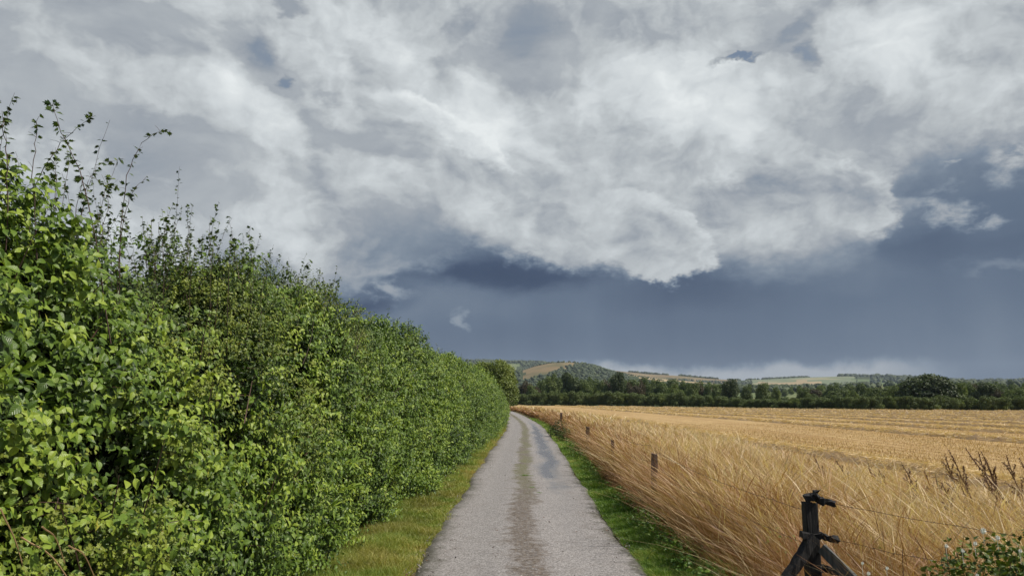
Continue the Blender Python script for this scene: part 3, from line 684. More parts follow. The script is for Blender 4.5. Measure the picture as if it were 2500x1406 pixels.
    for a, b, Y in (((118, 1296), (150, 1350), 3.1), ((85, 1330), (160, 1404), 3.1), ((185, 1340), (222, 1388), 3.15), ((20, 1280), (60, 1400), 3.0)):
        A, B = at(*a, Y) - inv, at(*b, Y + .15) - inv; sp = Soup(); t = np.linspace(-.4, 1.3, 8)[:, None]
        tube(sp, A + (B - A) * t + np.array([0, 0, .02]) * np.sin(t * 3), np.linspace(.0035, .0022, 8), rng.uniform(0, 1), 5); sp.build('dead_bramble_stem', M_deadstem, root)
build_hedge()

# ------------------------------------------------------------------ verges
def build_verges():
    # left verge: short, yellowing
    def left_pts(n, y0, y1):
        Y = y0 * (y1 / y0) ** rng.uniform(0, 1, n); xl = interp(Y, LEFT); xh = interp(Y, HFACE) - .25
        u = rng.uniform(0, 1, n); X = xh + u * (xl + .05 + .08 * wob(np.stack([Y, Y * 0, Y * 0], 1), 4.) - xh); return X, Y, u
    s = Soup()
    for y0, y1, n, h0, h1, w in ((6.5, 12, 52000, .04, .11, .0045), (12, 26, 46000, .04, .12, .008), (26, 62, 16000, .06, .14, .02)):
        X, Y, u = left_pts(n, y0, y1); keep = rng.uniform(0, 1, n) < np.clip((1.08 - u) * 7, .04, 1); X, Y, u = X[keep], Y[keep], u[keep]; n = len(X)
        P = np.stack([X, Y, gz(X, Y) - .04], 1); clump = wob(P, 3.)
        h = rng.uniform(h0, h1, n) * np.clip(1 + .55 * clump + .6 * wob(P + 4, 9.), .25, 2.2) * (1.15 - .5 * u ** 3) + .02
        tip = np.stack([rng.normal(0, .45, n) * h, rng.normal(0, .45, n) * h, h], 1)
        tint = np.clip(.30 + .22 * clump + .42 * u ** 2.5 + rng.normal(0, .16, n), 0, 1)
        blades(s, P, tip, np.full(n, w), tint, droop=.2)
    tag(s.build('short_grass', M_grassL), 'short yellow-green grass between the hedge foot and the lane', 'grass', kind='stuff')
    # right verge: greener and lusher, in front of the tall dead grass
    s = Soup()
    for y0, y1, n, h0, h1, w in ((6.3, 12, 60000, .06, .17, .006), (12, 28, 52000, .06, .18, .011), (28, 75, 20000, .08, .2, .026)):
        Y = y0 * (y1 / y0) ** rng.uniform(0, 1, n); xr = interp(Y, RIGHT); u = rng.uniform(0, 1, n) ** 1.1; X = xr + .0 + u * 1.0
        ok = rng.uniform(0, 1, n) < np.clip(u * 14, .08, 1); X, Y, u = X[ok], Y[ok], u[ok]; n = len(X)
        P = np.stack([X, Y, gz(X, Y) - .04], 1); clump = wob(P, 2.6)
        h = rng.uniform(h0, h1, n) * np.clip(1 + .5 * clump + .6 * wob(P + 4, 8.), .25, 2.2) * (.5 + .6 * u) + .02
        tip = np.stack([(rng.normal(-.25, .45, n)) * h, rng.normal(0, .45, n) * h, h], 1)
        blades(s, P, tip, np.full(n, w), np.clip(.58 + .22 * clump + rng.normal(0, .19, n), 0, 1), droop=.25)
    tag(s.build('lush_grass', M_grassR), 'bright green grass strip along the right edge of the lane', 'grass', kind='stuff')
build_verges()

# ------------------------------------------------------------------ tall dead grass along the fence
FMARG = [(-5, 6.4), (12, 6.6), (25, 6.6), (45, 6.2), (60, 5.8), (95, 4.2), (125, 2.6), (165, -5), (210, -18)]
def build_dry():
    s = Soup()
    def verge_in(Y): return interp(Y, RIGHT) + .64
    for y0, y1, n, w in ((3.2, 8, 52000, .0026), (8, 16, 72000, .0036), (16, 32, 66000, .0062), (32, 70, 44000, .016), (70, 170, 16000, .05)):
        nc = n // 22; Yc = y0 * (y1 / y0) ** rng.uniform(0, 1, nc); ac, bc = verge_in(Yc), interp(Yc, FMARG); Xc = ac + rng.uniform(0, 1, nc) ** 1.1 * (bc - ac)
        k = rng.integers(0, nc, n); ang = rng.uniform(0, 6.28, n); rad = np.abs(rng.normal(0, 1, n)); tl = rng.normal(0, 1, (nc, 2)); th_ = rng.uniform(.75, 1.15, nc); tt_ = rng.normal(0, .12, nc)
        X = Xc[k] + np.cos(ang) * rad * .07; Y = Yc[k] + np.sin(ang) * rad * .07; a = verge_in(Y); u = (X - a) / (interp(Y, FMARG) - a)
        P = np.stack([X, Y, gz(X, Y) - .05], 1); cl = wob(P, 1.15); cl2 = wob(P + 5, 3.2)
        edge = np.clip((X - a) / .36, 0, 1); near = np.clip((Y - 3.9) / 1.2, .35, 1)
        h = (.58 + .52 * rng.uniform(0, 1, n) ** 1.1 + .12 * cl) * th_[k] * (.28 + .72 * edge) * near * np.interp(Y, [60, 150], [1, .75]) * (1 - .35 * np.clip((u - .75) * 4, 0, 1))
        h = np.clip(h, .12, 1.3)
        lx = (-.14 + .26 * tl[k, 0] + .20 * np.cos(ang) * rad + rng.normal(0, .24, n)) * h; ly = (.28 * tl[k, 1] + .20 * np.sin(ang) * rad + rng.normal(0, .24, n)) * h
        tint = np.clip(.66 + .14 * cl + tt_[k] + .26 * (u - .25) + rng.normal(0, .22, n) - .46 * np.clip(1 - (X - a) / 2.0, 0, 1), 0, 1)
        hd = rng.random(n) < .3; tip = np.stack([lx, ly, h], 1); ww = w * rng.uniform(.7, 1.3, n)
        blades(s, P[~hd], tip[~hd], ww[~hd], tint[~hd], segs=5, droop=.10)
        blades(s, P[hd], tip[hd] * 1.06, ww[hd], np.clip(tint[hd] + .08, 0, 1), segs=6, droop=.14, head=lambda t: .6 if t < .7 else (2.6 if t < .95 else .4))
    # tangled, matted lower leaves, browner
    for y0, y1, n, w in ((3.2, 9, 30000, .0035), (9, 20, 36000, .006), (20, 60, 24000, .014)):
        Y = y0 * (y1 / y0) ** rng.uniform(0, 1, n); a, b = verge_in(Y) - .05, interp(Y, FMARG); X = a + rng.uniform(0, 1, n) ** 1.3 * (b - a)
        h = rng.uniform(.12, .45, n) * np.clip((X - a) * 1.6 + .35, 0, 1); P = np.stack([X, Y, gz(X, Y) - .05 + rng.uniform(0, .22, n) * np.clip((X - a) * 2, 0, 1)], 1)
        tip = np.stack([rng.normal(-.25, .6, n) * h, rng.normal(-.05, .6, n) * h, h], 1)
        blades(s, P, tip, np.full(n, w), np.clip(rng.normal(.30, .22, n), 0, 1), segs=4, droop=.4)
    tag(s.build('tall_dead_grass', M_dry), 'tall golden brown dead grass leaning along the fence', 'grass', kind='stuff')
    # a few long pale stems lying over the rest
    s = Soup(); n = 2600; Y = 3.4 * (22 / 3.4) ** rng.uniform(0, 1, n); a = verge_in(Y); X = a + rng.uniform(0, 1, n) * (interp(Y, FMARG) - a); h = rng.uniform(.7, 1.2, n)
    blades(s, np.stack([X, Y, gz(X, Y)], 1), np.stack([rng.normal(-.42, .5, n) * h, rng.normal(-.05, .5, n) * h, h * rng.uniform(.6, 1, n)], 1), np.full(n, .0055) + Y * .0003, rng.uniform(.8, 1, n), segs=5, droop=.2)
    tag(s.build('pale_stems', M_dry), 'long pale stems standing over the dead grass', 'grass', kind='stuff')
    # green weeds under and through the grass towards the near right
    s = Soup(); n = 9000; Y = 6 * (40 / 6) ** rng.uniform(0, 1, n); X = verge_in(Y) + rng.normal(-.02, .16, n); keep = wob(np.stack([X, Y, 0 * X], 1), 2.1) > -.1; X, Y = X[keep], Y[keep]; n = len(X)
    s.place(LF_FAR, np.stack([X, Y, gz(X, Y) + rng.uniform(.03, .24, n)], 1), rng.normal(size=(n, 3)) * [1, 1, .5], unit(rng.normal(0, .5, (n, 3)) + [.2, -.2, 1]), (rng.uniform(.03, .07, n) * np.interp(Y, [8, 40], [1, 2]))[:, None], np.clip(rng.normal(.35, .2, n), 0, 1))
    n = 15000; Y = rng.uniform(3.0, 9.5, n); X = rng.uniform(2.4, 6.2, n) ; keep = wob(np.stack([X, Y, 0 * X], 1), 1.6) + .22 * (X - 3.9) - .10 * (Y - 5) + rng.normal(0, .2, n) > .25
    X, Y = X[keep], Y[keep]; n = len(X); P = np.stack([X, Y, gz(X, Y) + rng.uniform(.1, .62, n)], 1)
    s.place(LF_FAR, P, rng.normal(size=(n, 3)) * [1, 1, .5], unit(rng.normal(0, .5, (n, 3)) + [.2, -.2, 1]), rng.uniform(.02, .055, n)[:, None], np.clip(rng.normal(.5, .2, n), 0, 1))
    tag(s.build('low_weeds', M_grassR), 'small green leafy weeds growing low among the dead grass', 'weeds', kind='stuff')
build_dry()

# ------------------------------------------------------------------ stubble and straw
ROWS = [(x_, w_, h_) for x_, w_, h_ in ((10.3, 1.2, .13), (22.5, 1.3, .14), (29.3, 1.3, .14), (36.2, 1.3, .14), (43.5, 1.3, .14), (51, 1.4, .14), (59, 1.4, .15), (67.5, 1.5, .15), (77, 1.5, .15), (88, 1.5, .16), (100, 1.6, .16), (113, 1.6, .16))]
ORD = ['nearest the tall dead grass', 'second from the tall dead grass', 'third from the tall dead grass', 'fourth from the tall dead grass', 'fifth from the tall dead grass', 'sixth from the tall dead grass',
       'seventh from the tall dead grass', 'sixth from the far hedgerow corner', 'fifth from the far hedgerow corner', 'fourth from the far hedgerow corner', 'next to last before the far hedgerow corner', 'last before the far hedgerow corner']
def build_field_cover():
    s = Soup()
    for y0, y1, n, w, h0 in ((8, 22, 60000, .005, .09), (22, 60, 50000, .011, .09)):
        Y = y0 * (y1 / y0) ** rng.uniform(0, 1, n); X = interp(Y, FMARG) - .3 + rng.uniform(0, 1, n) ** 1.2 * (Y * .62 + 2); X = np.round(X / .16) * .16 + rng.normal(0, .02, n)
        h = rng.uniform(.5, 1.1, n) * h0; P = np.stack([X, Y, gz(X, Y)], 1)
        blades(s, P, np.stack([rng.normal(0, .3, n) * h, rng.normal(0, .3, n) * h, h], 1), np.full(n, w), np.clip(rng.normal(.25, .2, n), 0, 1), segs=1, head=lambda t: 1.)
    tag(s.build('stubble', M_straw), 'short cut cereal stubble covering the golden field', 'stubble', kind='stuff')
    for k, (x0, wd, ht) in enumerate(ROWS):
        y0 = max(4, x0 * .8); y1 = float(np.interp(x0, *np.array(FAR_EDGE).T)) - 6
        dens = [26000, 20000, 15000, 12000, 9000, 7000, 6000, 5000, 4000, 3500, 3000, 2500][k]
        sp = Soup(); ys = np.geomspace(y0, y1, 260); us = np.linspace(-1, 1, 13); Yg, Ug = np.meshgrid(ys, us, indexing='ij')
        cx = x0 + .25 * np.sin(Yg * .12 + k) + np.interp(Yg, [60, 250], [0, -.1 * (y1 - 60) * .4])
        hw = wd * .55 * (1 + .18 * np.sin(Yg * .9 + k * 2)); X = cx + Ug * hw
        P0 = np.stack([X, Yg, 0 * X], -1).reshape(-1, 3)
        lump = (1 + .3 * wob(P0, 2.2) + .2 * wob(P0 + 3, 6)).reshape(X.shape)
        Z = gz(X, Yg) - .02 + 1.45 * ht * (1 - Ug ** 2) * lump
        n, m = X.shape; i = np.arange(n - 1)[:, None] * m; j = np.arange(m - 1)[None]
        F = np.stack([i + j, i + j + 1, i + m + j + 1, i + m + j], -1).reshape(-1, 4)
        sp.add(np.stack([X, Yg, Z], -1).reshape(-1, 3), [F], np.clip(rng.normal(.08, .1, n * m), 0, 1))
        Y = y0 * (y1 / y0) ** rng.uniform(0, 1, dens); U = rng.normal(0, .52, dens); cx = x0 + .25 * np.sin(Y * .12 + k) + np.interp(Y, [60, 250], [0, -.1 * (y1 - 60) * .4])
        X = cx + U * wd * .5; z = gz(X, Y) + 1.5 * ht * np.clip(1 - U ** 2, 0, 1) * rng.uniform(.5, 1.35, dens)
        P = np.stack([X, Y, z], 1); L_ = rng.uniform(.12, .38, dens) * np.interp(Y, [20, 80], [1, 1.5])
        dr = unit(rng.normal(size=(dens, 3)) * [1, 1, .38]) * L_[:, None]
        blades(sp, P - dr / 2, dr + [0, 0, .01], np.interp(Y, [10, 40, 150], [.006, .014, .04]), np.clip(rng.normal(.74, .2, dens), 0, 1), segs=2, droop=.1, side=unit(np.cross(dr, rng.normal(size=(dens, 3)))), head=lambda t: 1.)
        tag(sp.build('straw_row', M_straw), 'loose golden straw row lying across the stubble, ' + ORD[k], 'straw row', 'straw rows left across the stubble field')
build_field_cover()

# ------------------------------------------------------------------ fence
def wood_mat(name, c1, c2):
    m, nt, b, L = new_mat(name); n = nnoise(nt, 14, 7, .65, stretch=(1, 1, .12)); g = nnoise(nt, 60, 5, .6, stretch=(1, 1, .06))
    L.new(ramp(nt, mth(nt, 'MULTIPLY_ADD', g, .5, mth(nt, 'MULTIPLY', n, .5)), [(.38, c1), (.62, c2)]), b.inputs['Base Color']); b.inputs['Roughness'].default_value = .85
    bump(nt, b, g, .8, .01); return m
M_creo = wood_mat('creosoted_wood', (.004, .0035, .003), (.014, .011, .009))
M_old = wood_mat('weathered_wood', (.075, .045, .03), (.19, .12, .08))
M_grey = wood_mat('grey_rail_wood', (.045, .048, .042), (.13, .135, .12))
m_, nt_, b_, _l = new_mat('rusty_wire'); b_.inputs['Base Color'].default_value = (.07, .045, .035, 1); b_.inputs['Metallic'].default_value = .6; b_.inputs['Roughness'].default_value = .6; M_wire = m_
def plank(soup, A, B, w, d, up=(0, 0, 1), segs=6, jag=.004, tint=.5):
    """a rough-sawn timber from A to B, chamfered and slightly warped"""
    A, B = np.array(A, float), np.array(B, float); ax = unit(B - A); s_ = unit(np.cross(ax, up)); t_ = np.cross(s_, ax)
    c = .14; prof = np.array([(-1 + c, -1), (1 - c, -1), (1, -1 + c), (1, 1 - c), (1 - c, 1), (-1 + c, 1), (-1, 1 - c), (-1, -1 + c)]) * [w / 2, d / 2]
    rings = []
    for k in range(segs + 1):
        r_ = rng.normal(0, jag, (8, 2)); cen = A + (B - A) * k / segs + rng.normal(0, jag * .5, 3)
        rings.append(cen + (prof[:, :1] + r_[:, :1]) * s_ + (prof[:, 1:] + r_[:, 1:]) * t_)
    rings[-1] = rings[-1] + ax * rng.normal(0, jag * 1.6, (8, 1))
    V = np.concatenate(rings); i = np.arange(segs)[:, None] * 8; j = np.arange(8)[None]; k = (j + 1) % 8
    F = np.stack([i + j, i + k, i + 8 + k, i + 8 + j], -1).reshape(-1, 4)
    soup.add(V, [F, np.array([list(range(8))[::-1]]), np.array([list(range(segs * 8, segs * 8 + 8))])], np.full(len(V), tint))
def build_fence():
    root = empty('wire_fence', (2.16, 5.5, 0)); tag(root, 'old post and barbed wire fence standing in the tall dead grass', 'fence')
    inv = np.array(root.location)
    fx, fy = 2.165, 5.52
    s = Soup(); plank(s, (fx - .002, fy, -.3), (fx - .012, fy, 1.10), .088, .088, up=(0, 1, 0), segs=9, jag=.003)
    s.V = [v - inv for v in s.V]; post = s.build('strain_post', M_creo, root)
    tag(post, 'thick near-black creosoted corner post with broken ledges')
    def part(name, mat, build, parent=root):
        q = Soup(); build(q); q.V = [v - inv for v in q.V]; return q.build(name, mat, parent)
    # ragged cap and the three short blocks the wires are stapled to
    part('cap', M_creo, lambda q: plank(q, (fx - .035, fy, 1.125), (fx + .045, fy - .01, 1.165), .085, .045, jag=.008), post)
    for z, L_ in ((1.115, .105), (.86, .115), (.64, .10)):
        part('wire_block', M_creo, lambda q: plank(q, (fx + .03, fy - .012, z + .012), (fx + .05 + L_, fy - .03, z - .016), .045, .038, segs=5, jag=.006), post)
    part('brace', M_creo, lambda q: plank(q, (fx - .02, fy - .055, .875), (fx - .33, fy - .13, .48), .068, .06, segs=8, jag=.005), post)
    part('brace', M_creo, lambda q: plank(q, (fx - .33, fy - .13, .48), (fx - .62, fy - .2, -.1), .068, .06, segs=6, jag=.004), post)
    part('brace', M_creo, lambda q: plank(q, (fx - .10, fy - .04, .885), (fx + .03, fy - .04, .875), .05, .04, segs=3, jag=.004), post)
    part('brace', M_grey, lambda q: plank(q, (fx + .03, fy - .07, .80), (fx + .52, fy - .62, .18), .035, .075, segs=7, jag=.003), post)
    for x, y, w, h, ln in ((2.22, 11.9, .09, 1.08, .02), (2.26, 16.8, .06, 1.02, -.02), (2.38, 24, .11, 1.04, .04), (2.65, 41., .12, 1.2, .05)):
        g = float(gz(x, y)); part('post', M_old, lambda q: plank(q, (x, y, g - .3), (x + ln, y, g + h - .08), w, w, up=(0, 1, 0), segs=7, jag=.005))
    def wire(A, B, sag, barb=.11, twist=True):
        q = Soup(); A, B = np.array(A, float), np.array(B, float); n = max(8, int(np.linalg.norm(B - A) / .12)); t = np.linspace(0, 1, n)[:, None]
        pts = A + (B - A) * t - np.array([0, 0, 1]) * sag * 4 * t * (1 - t) + rng.normal(0, .0025, (n, 3)); tube(q, pts, .0016, .5, 4)
        for k in range(1, n - 1):
            c = pts[k]
            for _ in range(2):
                d = unit(rng.normal(size=3)) * .016; tube(q, [c - d, c, c + d], [.0005, .0015, .0005], .5, 3)
        q.V = [v - inv for v in q.V]; return q.build('barbed_wire', M_wire, root)
    for z in (1.10, .85, .63):                     # from the corner post towards the near right
        e = np.array([fx + 2.4, fy - 1.9, z - .13]); wire((fx + .15, fy - .03, z), e, .05)
    for z in (1.04, .8, .55): wire((fx - .02, fy + .05, z), (2.22, 11.85, z - .05), .06)
    for z in (1.05, .8): wire((2.22, 11.95, z), (2.26, 16.75, z - .08), .06)
    plank_end = (fx + 2.45, fy - 1.92)
    part('post', M_old, lambda q: plank(q, (*plank_end, -.3), (*plank_end, 1.12), .09, .09, up=(0, 1, 0), segs=7, jag=.004))
build_fence()

# ------------------------------------------------------------------ docks, bush with white flowers, weeds on the lane
def build_docks():
    def proto(k):
        root = empty('dock_plant'); st = Soup(); sd_ = Soup(); H = 1.12
        t = np.linspace(0, 1, 9); lean = np.array([-.30, -.05, 0]); pts = np.stack([lean[0] * t ** 1.6, lean[1] * t, H * t * (1 - .06 * t)], 1) + rng.normal(0, .006, (9, 3)) * t[:, None]
        tube(st, pts, np.linspace(.005, .0025, 9), .4, 5)
        parts = []
        def seeds(p, n, r):
            q = p[rng.integers(0, len(p), n)] + rng.normal(0, r, (n, 3)) * [1, 1, 1.6]; hd = Soup(); tube(hd, p[[0, len(p) // 2, -1]], [.004, .005, .002], .3, 4)
            hd.place(LF_FAR, q, rng.normal(size=(n, 3)), rng.normal(size=(n, 3)), rng.uniform(.010, .020, n)[:, None], rng.uniform(0, 1, n)); parts.append(hd.build('seed_head', M_dock, root))
        seeds(np.stack([np.interp(np.linspace(.80, 1, 30), t, pts[:, c]) for c in range(3)], 1), 70, .005)
        for b in range(2 + k):
            u = rng.uniform(.5, .9); p = np.array([np.interp(u, t, pts[:, c]) for c in range(3)]); a = rng.uniform(0, 6.28)
            d = np.array([math.cos(a) * .6 - .35, math.sin(a) * .6, 1.1]); L_ = rng.uniform(.08, .18); tt = np.linspace(0, 1, 12)[:, None]
            br = p + d * L_ * tt + np.array([-.1, 0, -.12]) * (tt ** 2) * L_ * 2; tube(st, br, np.linspace(.003, .0015, 12), .4, 4); seeds(br[5:], 34, .004)
        a = st.build('stem', M_dock, root)
        lf = Soup(); n = 7; lf.place(LF_MID, np.stack([0 * np.arange(n), 0 * np.arange(n), rng.uniform(.05, .6, n)], 1).astype(float), rng.normal(size=(n, 3)) * [1, 1, .3] + [0, 0, .2], unit(rng.normal(0, .3, (n, 3)) + [0, 0, 1]), rng.uniform(.12, .2, n)[:, None], rng.uniform(0, .5, n)); c = lf.build('leaves', M_dock, root)
        return root, [a, c] + parts
    protos = [proto(k) for k in range(4)]
    spots = [(2455, 1072, 8.5), (2195, 1150, 9.5), (2215, 1128, 9.3), (2245, 1140, 9.8), (2262, 1150, 9.2), (2290, 1108, 9), (2310, 1128, 9.6), (2335, 1090, 8.8), (2350, 1150, 9.1), (2365, 1100, 9.5), (2385, 1118, 8.7), (2400, 1092, 9.2), (2420, 1120, 9.8),
             (2440, 1105, 9.0), (2470, 1130, 8.8), (2495, 1100, 9.4), (2120, 1120, 10.4), (2150, 1140, 10), (2060, 1115, 10.8), (1990, 1105, 11.4), (2325, 1165, 8.6), (2410, 1150, 8.3), (2280, 1170, 8.4), (2480, 1165, 8.0)]
    for k, (px, py, Y) in enumerate(spots):
        p = at(px, py, Y); root, parts = protos[k % 4]; g = float(gz(p[0], Y)); H = max(.55, p[2] - g); sc = H / 1.06
        if k < 4: r = root; ps = parts
        else:
            r = root.copy(); COL.objects.link(r)
            for c in parts:
                d = c.copy(); COL.objects.link(d); d.parent = r
        r.location = (p[0] + .25, Y, g - .02); r.scale = (sc, sc, sc); r.rotation_euler = (0, rng.normal(0, .06), rng.uniform(-.5, .5))
        tag(r, 'tallest dark brown dock stalk, farthest right against the stubble' if k == 0 else 'dark brown dock stalk with seed heads at the right of the dead grass', 'dock plant', 'brown dock stalks between the dead grass and the field')
build_docks()
def build_bush():
    root = empty('leafy_bush', (3.0, 4.6, 0)); tag(root, 'low green leafy bush with small white flowers at the bottom right corner', 'bush'); inv = np.array(root.location)
    c = Soup(); n = 15000; cen = np.array([(3.05, 4.75, .42, .62), (2.78, 4.5, .33, .50), (3.4, 4.6, .48, .62), (2.5, 4.85, .2, .42)])
    k = rng.choice(4, n, p=[.35, .25, .28, .12]); d = unit(rng.normal(size=(n, 3))); rad = cen[k, 3] * (.72 + .30 * rng.uniform(0, 1, n)) * (1 + .14 * wob(d + k[:, None], 4))
    P = cen[k, :3] + d * rad[:, None] * [1, .8, .85]; ok = P[:, 2] > .02; P, d = P[ok], d[ok]; n = len(P)
    c.place(LF_HAW, P, unit(rng.normal(size=(n, 3)) + d * .6), unit(rng.normal(0, .5, (n, 3)) + d * .5 + [.1, 0, .7]), rng.uniform(.025, .055, n)[:, None], np.clip(rng.normal(.52, .2, n) + .08 * wob(P, 5), 0, 1))
    c.V = [v - inv for v in c.V]; c.build('foliage', M_haw, root)
    st = Soup()
    for _ in range(30):
        b = np.array([rng.uniform(2.6, 3.7), rng.uniform(4.4, 4.9), 0.]); e = b + [rng.normal(0, .25), rng.normal(0, .2), rng.uniform(.6, .95)]; t = np.linspace(0, 1, 6)[:, None]
        tube(st, b + (e - b) * t + rng.normal(0, .02, (6, 3)) - inv, np.linspace(.005, .002, 6), .5, 4)
    st.build('stems', M_stem, root)
    for px, py, Y, r in ((2400, 1281, 4.5, .022), (2435, 1298, 4.45, .018), (2380, 1312, 4.4, .015), (2310, 1318, 4.3, .014), (2385, 1390, 4.1, .013), (2120, 1385, 4.4, .014), (2165, 1372, 4.6, .013), (2105, 1360, 4.6, .012), (2490, 1330, 4.2, .014), (2350, 1330, 4.3, .013)):
        f = Soup(); p = at(px, py + 14, Y) - inv; n = 9; a = np.linspace(0, 6.28, n, endpoint=False)
        f.place(LF_MID, np.repeat(p[None], n, 0), np.stack([np.cos(a), -.3 + 0 * a, np.sin(a)], 1), np.repeat([[0.1, -.9, .4]], n, 0) + rng.normal(0, .1, (n, 3)), np.full((n, 1), r * .9), rng.uniform(0, 1, n))
        tube(f, [p - [0, 0, .07], p - [0, -.004, .03], p + [0, .004, 0]], [.0015, .0013, .0013], .1, 4)
        f.build('flower', M_white, root)
build_bush()
def build_tufts():
    for px, py, w_, lab in ((1281, 1161, .17, 'small green weed growing in the middle of the lane, farther one'), (1316, 1202, .07, 'tiny green weed at the right of the brown grit strip of the lane'), (1300, 1190, .10, 'flattened pale weed nearest the camera in the middle of the lane')):
        Y = np.linspace(5, 60, 4000); q = np.array([at(px, py, y) for y in Y[::10]]); k = np.argmin(abs(q[:, 2] - gz(q[:, 0], q[:, 1]) - .04)); p = q[k]; p[2] = gz(p[0], p[1]) + .035
        s = Soup(); n = 130; r = np.abs(rng.normal(0, w_ * .5, n)); a = rng.uniform(0, 6.28, n); P = np.stack([r * np.cos(a), r * np.sin(a) * .8, 0 * r], 1)
        h = rng.uniform(.02, .06, n) * (w_ / .15); blades(s, P, np.stack([rng.normal(0, 1.1, n) * h, rng.normal(0, 1.1, n) * h, h], 1), np.full(n, .008), np.clip(rng.normal(.35, .2, n), 0, 1), droop=.3)
        o = s.build('weed_tuft', M_grassR); o.location = p; tag(o, lab, 'weed')
build_tufts()

def build_litter():
    s = Soup(); n = 420; Y = 6.5 * (30 / 6.5) ** rng.uniform(0, 1, n); xl, xr = interp(Y, LEFT), interp(Y, RIGHT); m = rng.choice([.49, .02, .98], n, p=[.5, .25, .25])
    u = np.clip(m + rng.normal(0, .07, n), .0, 1.); X = xl + u * (xr - xl); P = np.stack([X, Y, gz(X, Y) + .045 - .03 * (np.abs(2 * u - 1)) ** 4], 1)
    s.place(LF_FAR, P, rng.normal(size=(n, 3)) * [1, 1, .1], unit(rng.normal(0, .35, (n, 3)) + [0, 0, 1]), rng.uniform(.012, .04, n)[:, None], rng.uniform(0, .6, n))
    tag(s.build('fallen_leaves', M_dock), 'scattered dark leaf scraps lying on the lane', 'leaf litter', kind='stuff')
    s = Soup(); n = 3600; Y = 6.5 * (26 / 6.5) ** rng.uniform(0, 1, n); xl, xr = interp(Y, LEFT), interp(Y, RIGHT); m = rng.choice([.5, .0, 1.0], n, p=[.3, .35, .35])
    u = np.clip(m + rng.normal(0, .055, n) * np.where(m == .5, 1.4, 1), -.03, 1.03); X = xl + u * (xr - xl); P = np.stack([X, Y, gz(X, Y) + .04 - .05 * np.clip(np.abs(2 * u - 1), 0, 1) ** 6], 1)
    V = np.array([(1, 0, 0), (0, 1, 0), (-1, 0, 0), (0, -1, 0), (0, 0, .8), (0, 0, -.6)]) * .5; F = np.array([(0, 1, 4), (1, 2, 4), (2, 3, 4), (3, 0, 4), (1, 0, 5), (2, 1, 5), (3, 2, 5), (0, 3, 5)])
    s.place((V, [F], np.zeros((6, 2))), P, rng.normal(size=(n, 3)), unit(rng.normal(0, .4, (n, 3)) + [0, 0, 1]), np.abs(rng.normal(.010, .007, (n, 1))) + .004, rng.uniform(0, 1, n))
    m_ = plant_mat('pebbles', [(0, (.07, .06, .05)), (.5, (.24, .21, .19)), (1, (.5, .46, .42))], .8, 0)
    tag(s.build('loose_stones', m_), 'small loose stones along the edges and middle of the lane', 'stones', kind='stuff')
build_litter()
def build_clump():
    for x, y, w, h, lab in ((2.45, 37., .55, .75, 'dark bramble clump at the lane edge where the lane starts to bend'), (2.5, 33.5, .4, .5, 'smaller dark bramble clump just nearer than the clump at the bend')):
        root = empty('bramble_clump', (x, y, float(gz(x, y)))); tag(root, lab, 'bramble'); s = Soup(); crown(s, 1500, [(0, 0, h * .45, w), (-w * .6, .3, h * .3, w * .7), (w * .5, -.3, h * .5, w * .7)], .07, .5, tone=.3)
        s.build('foliage', M_tree, root); t = Soup()
        for _ in range(6): tube(t, [(0, 0, 0), (rng.normal(0, .2), rng.normal(0, .2), h * .6), (rng.normal(0, .4), rng.normal(0, .3), h)], [.008, .006, .003], .4, 4)
        t.build('stems', M_stem, root)
# ------------------------------------------------------------------ trees
def crown(soup, n, lobes, leaf, ctr_lo=.55, flat=1., tone=.5):
    lobes = np.array(lobes); w = lobes[:, 3] ** 2; k = rng.choice(len(lobes), n, p=w / w.sum()); d = unit(rng.normal(size=(n, 3)) + [0, 0, .15])
    rad = lobes[k, 3] * (ctr_lo + (1.03 - ctr_lo) * rng.uniform(0, 1, n) ** .5) * (1 + .12 * wob(d * 2 + k[:, None] * 3, 2.))
    P = lobes[k, :3] + d * rad[:, None] * [1, 1, .85]
    tint = np.clip(tone + rng.normal(0, .16, n) + .20 * (rng.uniform(-1, 1, len(lobes)))[k] + .1 * wob(P, 1.5), 0, 1)
    soup.place(LF_FAR, P, rng.normal(size=(n, 3)), unit(d * .9 + rng.normal(0, .55, (n, 3)) + [0, 0, .35]), (leaf * rng.uniform(.6, 1.4, n))[:, None], tint)
build_clump()
def lobeset(kind, n=17):
    L_ = []
    if kind == 'dome':
        for k in range(30):
            a = k * 2.4; zz = (k + .5) / 30; r = .42 * math.sqrt(1 - (zz * .98) ** 2.2); L_.append((r * math.cos(a), r * math.sin(a), .22 + .60 * zz, rng.uniform(.13, .18)))
        L_.append((0, 0, .45, .42)); return L_
    for _ in range(n):
        a = rng.uniform(0, 6.28); z = rng.uniform(.12, .82); maxr = {'round': .36, 'tall': .24, 'wide': .55, 'shrub': .45}[kind] * math.sqrt(max(.05, 1 - ((z - .45) / .52) ** 2))
        r = maxr * math.sqrt(rng.uniform(.15, 1)); L_.append((r * math.cos(a), r * math.sin(a), z, rng.uniform(.13, .21)))
    L_.append((0, 0, .5, .33)); L_.append((0, 0, .28, .27)); return L_
def tree_proto(kind, mat, n=5200, leaf=.055):
    """unit-high tree: tapered trunk with limbs, crown of leaf clumps"""
    root = empty('tree'); lobes = lobeset(kind); s = Soup(); crown(s, n, lobes, leaf)
    c = s.build('crown', mat, root)
    t = Soup(); tube(t, [(0, 0, -.03), (.005, 0, .12), (0, .005, .3), (.01, 0, .55)], [.032, .024, .020, .008], .5, 7)
    for lb in lobes[:6]: tube(t, [(0, 0, .16 + .1 * rng.random()), (lb[0] * .5, lb[1] * .5, lb[2] * .65), lb[:3]], [.012, .008, .003], .5, 5)
    tr = t.build('trunk', M_bark, root)
    return root, (c, tr)
PROT = {}
